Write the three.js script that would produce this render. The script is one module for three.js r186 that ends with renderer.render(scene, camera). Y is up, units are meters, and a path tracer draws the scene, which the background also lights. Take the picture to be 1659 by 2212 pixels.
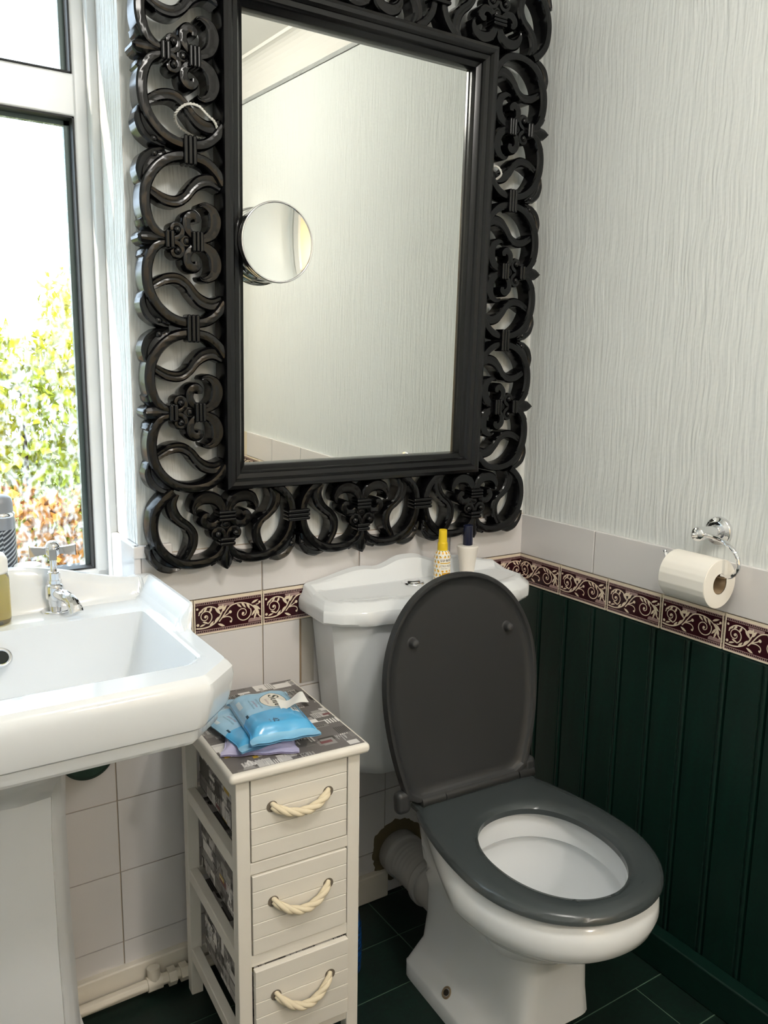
import * as THREE from 'three';
import { RoundedBoxGeometry } from 'three/addons/geometries/RoundedBoxGeometry.js';
import { mergeGeometries, mergeVertices, toCreasedNormals } from 'three/addons/utils/BufferGeometryUtils.js';
import { ImprovedNoise } from 'three/addons/math/ImprovedNoise.js';

// ---------- camera, sky, sun, exposure ----------
const scene = new THREE.Scene();
const FOCAL = 1772.7;                                   // pixels of a 1659 x 2212 frame
const camera = new THREE.PerspectiveCamera(2 * Math.atan(1106 / FOCAL) * 180 / Math.PI, 1659 / 2212, 0.05, 60);
camera.rotation.order = 'YXZ';
camera.position.set(-1.4112, 1.2819, 1.539);
camera.rotation.set(-0.1764, -0.5723, 0.0149);
scene.add(camera);
scene.background = new THREE.Color(0.68, 0.84, 1.0);
scene.backgroundIntensity = 4.6;
const sun = new THREE.DirectionalLight(new THREE.Color(1.0, 0.90, 0.76), 5.5);
sun.position.set(-7, 5.4, -1.9); sun.target.position.set(0, 0, 0);
sun.castShadow = true; sun.shadow.mapSize.set(2048, 2048);
Object.assign(sun.shadow.camera, { left: -5, right: 5, top: 5, bottom: -5, near: 0.5, far: 30 });
scene.add(sun, sun.target);
const renderer = new THREE.WebGLRenderer({ antialias: true });
renderer.toneMapping = THREE.LinearToneMapping;
renderer.toneMappingExposure = 1.42;
renderer.shadowMap.enabled = true;

// ---------- helpers ----------
let seed = 7;
const rnd = () => { seed = (seed * 1664525 + 1013904223) >>> 0; return seed / 4294967296; };
const rr = (a, b) => a + (b - a) * rnd();
const noise = new ImprovedNoise();
const V3 = (x, y, z) => new THREE.Vector3(x, y, z);
const V2 = (x, y) => new THREE.Vector2(x, y);
const clamp = (x, a = 0, b = 1) => Math.min(b, Math.max(a, x));
const sstep = (x, a, b) => { const t = clamp((x - a) / (b - a)); return t * t * (3 - 2 * t); };
const lerp = (a, b, t) => a + (b - a) * t;
const taken = new Map();
const numbered = (n) => { const k = taken.get(n) || 0; taken.set(n, k + 1); return k ? `${n}_${String(k).padStart(3, '0')}` : n; };
function fin(m) { m.castShadow = true; m.receiveShadow = true; return m; }
function add(parent, name, geo, mat, pos, rot) {
  const m = fin(new THREE.Mesh(geo, mat)); m.name = parent === scene ? numbered(name) : name;
  if (pos) m.position.set(...pos);
  if (rot) m.rotation.set(...rot);
  parent.add(m); return m;
}
function thing(name, label, category, pos = [0, 0, 0], turn = 0, group) {
  const g = new THREE.Group(); g.name = numbered(name); g.position.set(...pos); g.rotation.y = turn;
  g.userData = { label, category }; if (group) g.userData.group = group;
  scene.add(g); return g;
}
function tag(o, label, category, group) { o.userData = { label, category }; if (group) o.userData.group = group; return o; }
function struct(name, geo, mat, pos, rot) { const m = add(scene, name, geo, mat, pos, rot); m.userData = { kind: 'structure' }; return m; }
const box = (w, h, d, x = 0, y = 0, z = 0) => new THREE.BoxGeometry(w, h, d).translate(x, y, z);
const rbox = (w, h, d, r, x = 0, y = 0, z = 0, s = 2) => new RoundedBoxGeometry(w, h, d, s, Math.min(r, w / 2.01, h / 2.01, d / 2.01)).translate(x, y, z);
const span = (x0, x1, y0, y1, z0, z1) => box(x1 - x0, y1 - y0, z1 - z0, (x0 + x1) / 2, (y0 + y1) / 2, (z0 + z1) / 2);
const cyl = (r0, r1, h, x = 0, y = 0, z = 0, n = 32) => new THREE.CylinderGeometry(r0, r1, h, n).translate(x, y, z);
const clean = (g) => { const o = g.index ? g.toNonIndexed() : g; for (const k of Object.keys(o.attributes)) if (!['position', 'normal', 'uv'].includes(k)) o.deleteAttribute(k); return o; };
const join = (...gs) => mergeGeometries(gs.flat().map(clean));
function lathe(pts, n = 40) {                               // v follows height
  const g = new THREE.LatheGeometry(pts.map((p) => V2(p[0], p[1])), n), u = g.attributes.uv, q = g.attributes.position, ys = pts.map((p) => p[1]), lo = Math.min(...ys), hi = Math.max(...ys);
  for (let i = 0; i < u.count; i++) u.setY(i, (q.getY(i) - lo) / Math.max(1e-6, hi - lo)); return g;
}
function uvBox(g) {                                        // uv in metres by the way a face points
  const o = g.index ? g.toNonIndexed() : g, p = o.attributes.position, n = p.count, uv = new Float32Array(n * 2);
  const a = V3(), b = V3(), c = V3();
  for (let i = 0; i < n; i += 3) {
    a.fromBufferAttribute(p, i); b.fromBufferAttribute(p, i + 1); c.fromBufferAttribute(p, i + 2);
    const nn = b.clone().sub(a).cross(c.clone().sub(a)); const ax = Math.abs(nn.x), ay = Math.abs(nn.y), az = Math.abs(nn.z);
    [a, b, c].forEach((q, k) => { const u = ax > ay && ax > az ? [q.z, q.y] : ay > az ? [q.x, q.z] : [q.x, q.y]; uv[(i + k) * 2] = u[0]; uv[(i + k) * 2 + 1] = u[1]; });
  }
  o.setAttribute('uv', new THREE.BufferAttribute(uv, 2)); return o;
}
// loops of equal length -> a skin; crease = angle in radians above which edges stay sharp
function loft(loops, { closed = true, capA = false, capB = false, crease = 0.7 } = {}) {
  const n = loops[0].length, pos = [], idx = [];
  loops.forEach((l) => l.forEach((p) => pos.push(p.x, p.y, p.z)));
  const m = closed ? n : n - 1;
  for (let i = 0; i < loops.length - 1; i++) for (let j = 0; j < m; j++) {
    const a = i * n + j, b = i * n + (j + 1) % n, c = a + n, d = b + n;
    idx.push(a, b, d, a, d, c);
  }
  const cap = (l, flip) => {
    const c = V3(); l.forEach((p) => c.add(p)); c.multiplyScalar(1 / n);
    const at = pos.length / 3; l.forEach((p) => pos.push(p.x, p.y, p.z)); pos.push(c.x, c.y, c.z);
    for (let j = 0; j < n; j++) { const q = (j + 1) % n; flip ? idx.push(at + j, at + q, at + n) : idx.push(at + q, at + j, at + n); }
  };
  if (capA) cap(loops[0], false);
  if (capB) cap(loops[loops.length - 1], true);
  let g = new THREE.BufferGeometry();
  g.setAttribute('position', new THREE.Float32BufferAttribute(pos, 3)); g.setIndex(idx);
  g = mergeVertices(g, 1e-6);
  g = toCreasedNormals(g, crease);
  g.setAttribute('uv', new THREE.BufferAttribute(new Float32Array(g.attributes.position.count * 2), 2));
  return g;
}
const tube = (pts, r, seg = 40, rad = 10, closed = false) => new THREE.TubeGeometry(new THREE.CatmullRomCurve3(pts, closed, 'catmullrom', 0.5), seg, r, rad, closed);
const ball = (r, x, y, z, n = 16) => new THREE.SphereGeometry(r, n, Math.ceil(n * 0.7)).translate(x, y, z);
// a capped swept tube with its own radius along the way
function rod(pts, radii, seg = 32, rad = 10) {
  const c = new THREE.CatmullRomCurve3(pts), f = c.computeFrenetFrames(seg, false), loops = [];
  for (let i = 0; i <= seg; i++) {
    const t = i / seg, p = c.getPointAt(t), k = t * (radii.length - 1), a = Math.floor(Math.min(k, radii.length - 2)), r = lerp(radii[a], radii[a + 1], k - a), l = [];
    for (let j = 0; j < rad; j++) { const an = -j / rad * Math.PI * 2; l.push(p.clone().addScaledVector(f.normals[i], Math.cos(an) * r).addScaledVector(f.binormals[i], Math.sin(an) * r)); }
    loops.push(l);
  }
  return loft(loops, { capA: true, capB: true, crease: 0.9 });
}

// ---------- textures ----------
function dataTex(n, fn, srgb = false, rep = null) {
  const d = new Uint8Array(n * n * 4);
  for (let y = 0; y < n; y++) for (let x = 0; x < n; x++) {
    const v = fn(x / n, y / n), o = (y * n + x) * 4;
    if (typeof v === 'number') d[o] = d[o + 1] = d[o + 2] = clamp(v) * 255; else { d[o] = clamp(v[0]) * 255; d[o + 1] = clamp(v[1]) * 255; d[o + 2] = clamp(v[2]) * 255; }
    d[o + 3] = 255;
  }
  const t = new THREE.DataTexture(d, n, n); t.wrapS = t.wrapT = THREE.RepeatWrapping; t.magFilter = THREE.LinearFilter; t.minFilter = THREE.LinearMipmapLinearFilter; t.generateMipmaps = true;
  if (srgb) t.colorSpace = THREE.SRGBColorSpace;
  if (rep) t.repeat.set(...rep);
  t.needsUpdate = true; return t;
}
// noise that repeats over the unit square
function tnoise(u, v, fu, fv, z) {
  const s = (a, b) => noise.noise(a * fu, b * fv, z);
  const wu = u, wv = v;
  return s(u, v) * (1 - wu) * (1 - wv) + s(u - 1, v) * wu * (1 - wv) + s(u, v - 1) * (1 - wu) * wv + s(u - 1, v - 1) * wu * wv;
}
function canvasTex(w, h, draw, flip = true) {
  const c = document.createElement('canvas'); c.width = w; c.height = h; const x = c.getContext('2d'); draw(x, w, h);
  const t = new THREE.CanvasTexture(c); t.colorSpace = THREE.SRGBColorSpace; t.flipY = flip; t.magFilter = THREE.LinearFilter; t.anisotropy = 8; return t;
}
const paperBump = dataTex(512, (u, v) => {
  const w = tnoise(u, v, 3, 5, 9.1) * 0.02;
  const a = tnoise(u + w, v, 70, 4, 1.3), b = tnoise(u + w, v, 140, 11, 5.7), c = tnoise(u, v, 60, 60, 2.2);
  return 0.5 + a * 0.55 + b * 0.4 + c * 0.12;
}, false, [2, 2]);
const plasterBump = dataTex(256, (u, v) => 0.5 + tnoise(u, v, 18, 18, 3) * 0.5 + tnoise(u, v, 60, 60, 8) * 0.3, false, [2, 2]);
const greenMap = dataTex(256, (u, v) => {
  const a = tnoise(u, v, 30, 3, 4), b = tnoise(u, v, 90, 60, 2), k = 1 + a * 0.25 + b * 0.25;
  return [0.016 * k, 0.135 * k, 0.108 * k];
}, true, [2, 2]);
const floorMap = dataTex(512, (u, v) => {
  const a = tnoise(u, v, 12, 12, 4), b = tnoise(u, v, 70, 70, 2), c = Math.max(0, tnoise(u, v, 110, 110, 9) - 0.35) * 1.2, k = 1 + a * 0.3 + b * 0.35;
  return [0.022 * k + c * 0.16, 0.115 * k + c * 0.2, 0.088 * k + c * 0.18];
}, true, [1.5, 1.5]);

// ---------- materials ----------
const std = (color, roughness = 0.6, o = {}) => new THREE.MeshStandardMaterial({ color, roughness, ...o });
const phy = (color, roughness = 0.4, o = {}) => new THREE.MeshPhysicalMaterial({ color, roughness, ...o });
const M = {
  paper: std('#e2e5e3', 0.75, { bumpMap: paperBump, bumpScale: 0.0018 }),
  plain: std('#e3e3df', 0.8, { bumpMap: plasterBump, bumpScale: 0.0004 }),
  ceiling: std('#e9e7e2', 0.85),
  trim: std('#eae7e1', 0.5),
  skirt: std('#e9e2d4', 0.5),
  tile: phy('#dfdcdb', 0.16),
  tileCream: phy('#eadcc0', 0.2),
  grout: std('#b3a595', 0.9),
  porcelain: phy('#e6e9eb', 0.1, { specularIntensity: 1.0 }),
  seat: phy('#3c4243', 0.26),
  seatLid: phy('#2f3031', 0.42),
  hinge: phy('#2b2c2c', 0.35),
  rubber: std('#3b3b3c', 0.6),
  black: phy('#08080a', 0.21, { specularIntensity: 0.8 }),
  mirror: std('#e6e8e4', 0.0, { metalness: 1 }),
  chrome: std('#e6e6e8', 0.06, { metalness: 1 }),
  upvc: phy('#d9dbdb', 0.25),
  gasket: std('#1b1c1e', 0.6),
  spacer: std('#5d6b69', 0.5, { metalness: 0.4 }),
  white: std('#f2efe8', 0.45),
  cabinet: std('#e6e1d7', 0.5),
  rope: std('#e6d9bd', 0.9),
  green: std('#ffffff', 0.42, { map: greenMap }),
  greenPlain: std('#04201a', 0.4),
  floor: std('#ffffff', 0.5, { map: floorMap }),
  floorGap: std('#56705f', 0.8),
  pipeGrey: std('#b4b3b1', 0.55),
  pipeWhite: std('#ded6c6', 0.5, { bumpMap: plasterBump, bumpScale: 0.001 }),
  mortar: std('#6a5f45', 1.0, { bumpMap: plasterBump, bumpScale: 0.004 }),
  paperRoll: std('#efebe2', 0.95),
  card: std('#9a8468', 0.9),
};

// ---------- the room ----------
const RL = -1.75, RF = 2.05, RH = 2.36;                 // left wall, wall behind the camera, ceiling
const WX0 = -1.6, WX1 = -0.975, WY0 = 0.812, WY1 = 2.16;  // window opening
const TILE = 0.1575, ROW = 0.155, BB = 0.7407, BT = 0.8151, TT = 0.9183;
const floorBase = struct('floor', span(RL - 0.1, 0.1, -0.06, -0.0012, -0.28, RF + 1.6), M.floorGap);
const wallBack = struct('wall_back', uvBox(join(
  span(WX1, 0.1, 0, RH, -0.235, 0), span(RL - 0.1, WX0, 0, RH, -0.235, 0),
  span(WX0, WX1, 0, WY0, -0.235, 0), span(WX0, WX1, WY1, RH, -0.235, 0))), M.paper);
const wallRight = struct('wall_right', uvBox(span(0, 0.1, 0, RH, 0, RF + 0.1)), M.paper);
struct('wall_left', uvBox(span(RL - 0.1, RL, 0, RH, 0, RF + 0.1)), M.plain);
const DX0 = -0.86, DX1 = -0.13, DH = 2.02;
struct('wall_front', uvBox(join(span(RL, DX0, 0, RH, RF, RF + 0.1), span(DX1, 0, 0, RH, RF, RF + 0.1), span(DX0, DX1, DH, RH, RF, RF + 0.1))), M.plain);
struct('ceiling', span(RL - 0.1, 0.1, RH, RH + 0.08, -0.28, RF + 1.6), M.ceiling);
{ // coving along the right wall and the wall behind the camera
  const prof = []; for (let i = 0; i <= 8; i++) { const a = i / 8 * Math.PI / 2; prof.push([0.1 * (1 - Math.sin(a)) , 0.11 * (1 - Math.cos(a))]); }
  const sh = new THREE.Shape(); sh.moveTo(0, 0); sh.lineTo(0.115, 0); sh.lineTo(0.115, -0.012); prof.forEach(([a, b]) => sh.lineTo(a, -0.012 - b)); sh.lineTo(0, -0.14); sh.lineTo(0, 0);
  const g = new THREE.ExtrudeGeometry(sh, { depth: RF, bevelEnabled: false, curveSegments: 6 });
  g.scale(-1, 1, 1); const ix = g.toNonIndexed(); const p = ix.attributes.position;
  for (let i = 0; i < p.count; i += 3) { const x = p.getX(i), y = p.getY(i), z = p.getZ(i); p.setXYZ(i, p.getX(i + 1), p.getY(i + 1), p.getZ(i + 1)); p.setXYZ(i + 1, x, y, z); }
  ix.computeVertexNormals();
  ix.scale(0.5, 1, 1); ix.computeVertexNormals(); struct('trim_1', ix, M.trim, [0, RH, 0]);
}
{ // the hall beyond the open doorway
  struct('wall_hall', uvBox(join(span(RL - 0.1, 0.4, 0, RH, RF + 1.5, RF + 1.6), span(RL - 0.1, RL, 0, RH, RF + 0.1, RF + 1.5), span(0.3, 0.4, 0, RH, RF + 0.1, RF + 1.5), span(0.1, 0.4, 0, RH, RF + 0.08, RF + 0.1))), std('#efe2c8', 0.8));
  struct('floor_hall', span(0.1, 0.4, -0.06, 0, RF, RF + 1.6), M.skirt);
  struct('ceiling_hall', span(0.1, 0.4, RH, RH + 0.08, RF, RF + 1.6), M.ceiling);
  const a = struct('trim_2', join(rbox(0.07, DH + 0.035, 0.022, 0.005, DX1 + 0.035, (DH + 0.035) / 2, RF - 0.011), rbox(0.07, DH + 0.035, 0.022, 0.005, DX0 - 0.035, (DH + 0.035) / 2, RF - 0.011), rbox(DX1 - DX0, 0.07, 0.022, 0.005, (DX0 + DX1) / 2, DH + 0.035, RF - 0.011)), M.trim);
  a.name = 'trim_2';
  const lamp = thing('ceiling_lamp', 'round glass ceiling lamp glowing in the hallway beyond the doorway', 'lamp', [-0.5, RH, RF + 0.85]);
  add(lamp, 'base', cyl(0.06, 0.06, 0.02, 0, -0.01, 0), M.trim);
  add(lamp, 'globe', new THREE.SphereGeometry(0.08, 24, 16).translate(0, -0.09, 0), std('#ffffff', 0.4, { emissive: new THREE.Color(1.0, 0.78, 0.5), emissiveIntensity: 2 }));
  const pl = new THREE.PointLight(new THREE.Color(1.0, 0.92, 0.83), 2.6); pl.position.set(-0.5, RH - 0.09, RF + 0.85); pl.castShadow = true; pl.shadow.radius = 4; scene.add(pl);
  const frames = [[-0.2, 1.72, 0.2, 0.26], [-0.5, 1.62, 0.16, 0.22], [-0.22, 1.42, 0.14, 0.18], [-0.55, 1.98, 0.22, 0.16]];
  frames.forEach(([x, y, w, h], i) => {
    const f = thing('picture_frame', ['tall dark framed picture on the hallway wall, seen in the round mirror', 'middle dark framed picture on the warm hallway wall', 'small dark framed picture low on the hallway wall', 'wide dark framed picture high on the hallway wall'][i], 'picture', [x, y, RF + 1.5], 0, 'pictures in the hallway');
    add(f, 'frame', rbox(w, h, 0.02, 0.004, 0, 0, -0.01), std('#2c2018', 0.5));
    add(f, 'print', box(w - 0.04, h - 0.04, 0.004, 0, 0, -0.0215), std(['#c98a5a', '#e7d6b8', '#b86a4a', '#d6c3a0'][i], 0.7));
  });
}

{ // flush ceiling lamp of the bathroom, above and behind the camera
  const lamp = thing('ceiling_light', 'round opal ceiling light above the middle of the bathroom', 'lamp', [-0.84, RH, 1.36]);
  add(lamp, 'base', lathe([[0, 0], [0.15, 0], [0.155, -0.008], [0.15, -0.018], [0, -0.018]], 48), M.trim);
  add(lamp, 'shade', lathe([[0.14, -0.018], [0.138, -0.035], [0.12, -0.058], [0.08, -0.076], [0, -0.084]], 48), std('#ffffff', 0.4, { emissive: new THREE.Color(1.0, 0.95, 0.88), emissiveIntensity: 1.2 }));
  const pl = new THREE.PointLight(new THREE.Color(1.0, 0.965, 0.905), 1.8); pl.position.set(-0.84, RH - 0.125, 1.36); pl.castShadow = true; pl.shadow.radius = 5.5; scene.add(pl);
}
// floor boards, each a piece
{
  const W = 0.133; let k = 0;
  for (let z = 0.152 - 2 * W; z < RF + 0.1; z += W, k++) {
    let x = RL, first = true;
    while (x < -0.001) {
      const cuts = { 2: [-0.46], 5: [-0.127] };
      let x1 = first ? x + rr(0.35, 0.9) : x + 0.91; first = false;
      if (cuts[k] && x < cuts[k][0] - 0.05) x1 = cuts[k][0];
      if (x1 > -0.12 && !(cuts[k] && x1 === cuts[k][0])) x1 = 0;
      x1 = Math.min(0, x1);
      const z0 = Math.max(0, z), z1 = Math.min(RF + 0.1, z + W);
      if (z1 - z0 > 0.01) { const g = uvBox(box(x1 - x - 0.0030, 0.006, z1 - z0 - 0.0030)); const u = g.attributes.uv, ox = rnd(), oy = rnd(); for (let i = 0; i < u.count; i++) u.setXY(i, u.getX(i) + ox, u.getY(i) + oy); add(floorBase, 'floor_board', g, M.floor, [(x + x1) / 2, -0.003, (z0 + z1) / 2]); }
      x = x1;
    }
  }
}

// ---------- wall tiles ----------
const borderTex = canvasTex(600, 300, (c, w, h) => {
  const cream = '#e9d9c2', dark = '#351018', mauve = '#a58a86';
  c.fillStyle = '#eadcc6'; c.fillRect(0, 0, w, h);
  c.fillStyle = dark; c.fillRect(10, 26, w - 20, h - 40);
  c.fillStyle = mauve; c.fillRect(10, 26, w - 20, 26); c.fillRect(10, h - 40, w - 20, 26);
  c.fillStyle = '#240a10';
  for (let i = 0; i < 36; i++) { c.fillRect(15 + i * 16, 32, 10, 14); c.fillRect(15 + i * 16, h - 34, 10, 14); }
  c.fillStyle = dark; c.fillRect(10, 50, w - 20, 6); c.fillRect(10, h - 46, w - 20, 6);
  c.save(); c.beginPath(); c.rect(12, 56, w - 24, h - 102); c.clip();
  c.fillStyle = mauve; for (const [x, y] of [[235, 58], [275, 58], [315, 58], [500, h - 50], [540, h - 50], [580, h - 50]]) { c.beginPath(); c.arc(x, y, 30, 0, 7); c.fill(); }
  c.strokeStyle = c.fillStyle = cream; c.lineCap = 'round';
  const spiral = (x, y, r, a0, turns, dir) => { let px = null, py; for (let i = 0; i <= 60; i++) { const t = i / 60, a = a0 + dir * t * turns * 6.283, q = r * (1 - t * 0.92); const nx = x + Math.cos(a) * q, ny = y + Math.sin(a) * q; if (px !== null) { c.lineWidth = 9 - 3 * t; c.beginPath(); c.moveTo(px, py); c.lineTo(nx, ny); c.stroke(); } px = nx; py = ny; } c.beginPath(); c.arc(x, y, 11, 0, 7); c.fill(); };
  const leaf = (x, y, a, l, wd) => { c.save(); c.translate(x, y); c.rotate(a); c.beginPath(); c.moveTo(0, 0); c.quadraticCurveTo(l * 0.4, -wd * 1.5, l * 1.08, 0); c.quadraticCurveTo(l * 0.4, wd * 1.0, 0, 0); c.fill(); c.restore(); };
  spiral(95, 152, 62, 1.2, 1.6, -1);
  spiral(425, 168, 74, -0.4, 1.6, 1);
  c.lineWidth = 12; c.beginPath(); c.moveTo(20, 240); c.bezierCurveTo(150, 262, 210, 200, 238, 130); c.stroke();
  c.lineWidth = 10; c.beginPath(); c.moveTo(40, 130); c.bezierCurveTo(60, 60, 160, 50, 205, 110); c.stroke();
  c.beginPath(); c.moveTo(215, 205); c.bezierCurveTo(270, 150, 285, 90, 345, 78); c.bezierCurveTo(430, 60, 520, 100, 545, 165); c.bezierCurveTo(560, 200, 575, 220, 596, 225); c.stroke();
  c.lineWidth = 8; c.beginPath(); c.moveTo(240, 180); c.bezierCurveTo(300, 165, 340, 190, 318, 228); c.stroke();
  c.beginPath(); c.arc(314, 222, 9, 0, 7); c.fill(); c.beginPath(); c.arc(312, 140, 13, 0, 7); c.fill(); c.beginPath(); c.arc(575, 92, 11, 0, 7); c.fill(); c.beginPath(); c.arc(28, 78, 10, 0, 7); c.fill(); c.beginPath(); c.arc(30, 212, 12, 0, 7); c.fill();
  c.lineWidth = 9; c.beginPath(); c.moveTo(252, 170); c.quadraticCurveTo(285, 160, 305, 142); c.stroke(); c.beginPath(); c.moveTo(545, 108); c.quadraticCurveTo(560, 112, 572, 95); c.stroke();
  for (const [x, y, a, l, wd] of [[78, 88, 2.6, 46, 14], [110, 68, 2.2, 50, 15], [150, 76, 2.0, 48, 15], [180, 90, 0.9, 70, 20], [195, 100, -0.2, 60, 24], [240, 130, -0.9, 62, 20], [250, 118, -1.6, 52, 15], [175, 218, -1.0, 60, 16], [130, 240, -0.9, 55, 15], [200, 225, 0.5, 75, 16], [370, 82, 0.7, 52, 14], [410, 76, 0.9, 60, 15], [455, 82, 1.1, 62, 16], [500, 95, -0.4, 66, 15], [515, 112, 0.6, 78, 18], [530, 130, 1.0, 72, 18], [538, 150, 2.2, 60, 16], [545, 165, 1.9, 70, 14], [70, 190, 0.4, 55, 13], [45, 228, -0.3, 50, 12]]) leaf(x, y, a, l, wd);
  c.restore();
});
const borderTexR = canvasTex(600, 300, (c, w, h) => { c.drawImage(borderTex.image, 0, 0); });
M.border = phy('#ffffff', 0.2, { map: borderTexR });
const thin = 0.007;
{
  const lowG = uvBox(box(TILE - 0.0026, ROW - 0.0026, thin));
  const grout = uvBox(join(span(RL, WX1, 0.0, WY0 - 0.001, 0, 0.004), span(WX1, 0, 0.0, TT, 0, 0.004)));
  add(wallBack, 'grout', grout, M.grout);
  // lower square tiles
  for (let r = 0; r < 5; r++) {
    const yTop = BB - r * ROW, yBot = Math.max(0.0, yTop - ROW);
    for (let x1 = -0.724 + 5 * TILE; x1 > RL; x1 -= TILE) {
      const a = Math.max(RL, x1 - TILE), b = Math.min(0, x1); if (b - a < 0.01) continue;
      const g = b - a > TILE - 1e-6 && yTop - yBot > ROW - 1e-6 ? lowG : box(b - a - 0.0026, yTop - yBot - 0.0026, thin);
      const t = add(wallBack, 'tile', g, M.tile, [(a + b) / 2, (yTop + yBot) / 2, thin / 2]); t.rotation.set(rr(-0.004, 0.004), rr(-0.004, 0.004), 0);
    }
  }
  // upper white tiles and the window ledge course
  const joints = [0, -0.235, -0.488, -0.724, -0.975];
  for (let i = 0; i < 4; i++) add(wallBack, 'tile', rbox(joints[i] - joints[i + 1] - 0.0024, TT - BT - 0.0024, thin + 0.002, 0.002, (joints[i] + joints[i + 1]) / 2, (TT + BT) / 2, thin / 2), M.tile);
  add(wallBack, 'tile', box(WX0 - RL - 0.0024, TT - BT - 0.0024, thin, (WX0 + RL) / 2, (TT + BT) / 2, thin / 2), M.tile);
  // tile upstand on the window reveal
  add(wallBack, 'tile', rbox(0.014, 0.125, 0.205, 0.003, WX1 - 0.007, 0.8755, -0.0905), M.tile);
  add(wallBack, 'tile', rbox(0.075, 0.024, 0.016, 0.003, WX1 + 0.0225, 0.926, 0.008), M.tile);
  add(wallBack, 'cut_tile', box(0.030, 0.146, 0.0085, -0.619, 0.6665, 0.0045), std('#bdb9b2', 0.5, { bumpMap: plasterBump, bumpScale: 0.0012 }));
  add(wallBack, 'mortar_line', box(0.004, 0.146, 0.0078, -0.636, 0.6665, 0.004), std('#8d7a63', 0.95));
  const rough = std('#e6e5e2', 0.8, { bumpMap: paperBump, bumpScale: 0.007 });
  add(wallBack, 'reveal_plaster', uvBox(span(WX1 - 0.002, WX1, 0.939, WY1, -0.168, -0.0005)), rough);
  // border course
  const bw = 0.15 - 0.002, bg = new THREE.BoxGeometry(bw, BT - BB, thin + 0.001);
  const j0 = -0.724;
  for (let k = 4; k > -8; k--) { const b = j0 + (k + 1) * 0.15, a = b - 0.15; if (a < RL || b > 0.03) continue; let g = bg; if (b > 0) { g = new THREE.BoxGeometry(-a - 0.009, BT - BB, thin + 0.001); const u = g.attributes.uv; for (let i = 0; i < u.count; i++) u.setX(i, u.getX(i) * (-a - 0.009) / bw); } add(wallBack, 'border_tile', g, M.border, [(a + Math.min(b, -0.008)) / 2, (BB + BT) / 2, (thin + 0.001) / 2]); }
}
{
  add(wallRight, 'grout', span(-0.004, 0, BB, TT - 0.004, 0, RF), M.tileCream);
  const bg = new THREE.BoxGeometry(0.15 - 0.004, BT - BB, thin + 0.001);
  for (let k = 0; k < 13; k++) add(wallRight, 'border_tile', bg, M.border, [-(thin + 0.001) / 2, (BB + BT) / 2, 0.075 + k * 0.15], [0, -Math.PI / 2, 0]);
  const ug = rbox(0.2528 - 0.0024, TT - BT - 0.0024, thin + 0.002, 0.002);
  for (let k = 0; k < 7; k++) add(wallRight, 'tile', ug, M.tile, [-thin / 2, (TT + BT) / 2, 0.1264 + k * 0.2528], [0, -Math.PI / 2, 0]);
  add(wallRight, 'panel_backing', span(-0.006, 0, 0, BB - 0.001, 0, RF), M.greenPlain);
  // tongue and groove boards with a bead beside each joint
  const PW = 0.0868, x0 = -0.010, sh = new THREE.Shape();
  sh.moveTo(0.0012, 0); sh.lineTo(0.003, 0.010); sh.lineTo(PW - 0.0165, 0.010); sh.lineTo(PW - 0.0145, 0.007); sh.quadraticCurveTo(PW - 0.0085, 0.0135, PW - 0.0035, 0.009); sh.lineTo(PW - 0.0012, 0); sh.lineTo(0.0012, 0);
  const pg = new THREE.ExtrudeGeometry(sh, { depth: BB - 0.003, bevelEnabled: false, curveSegments: 5 }); // local x = along wall, y = out, z = up
  pg.applyMatrix4(new THREE.Matrix4().makeBasis(V3(0, 0, 1), V3(-1, 0, 0), V3(0, 1, 0)));
  const gg = uvBox(pg); gg.computeVertexNormals();
  for (let k = 0; k < 23; k++) { const z = -0.0745 + 0.0868 * k; if (z < -0.08 || z + PW > RF + 0.04) continue; const m = add(wallRight, 'wall_plank', gg, M.green, [-0.004, 0, Math.max(0, z)]); if (z < 0) { m.scale.z = (z + PW) / PW; } }
  struct('baseboard_right', rbox(0.034, 0.08, RF - 0.02, 0.004, -0.031, 0.04, RF / 2), M.green);
}
struct('baseboard_back', rbox(1.345, 0.0695, 0.02, 0.004, -1.0775, 0.0348, 0.0125), M.skirt);

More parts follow.
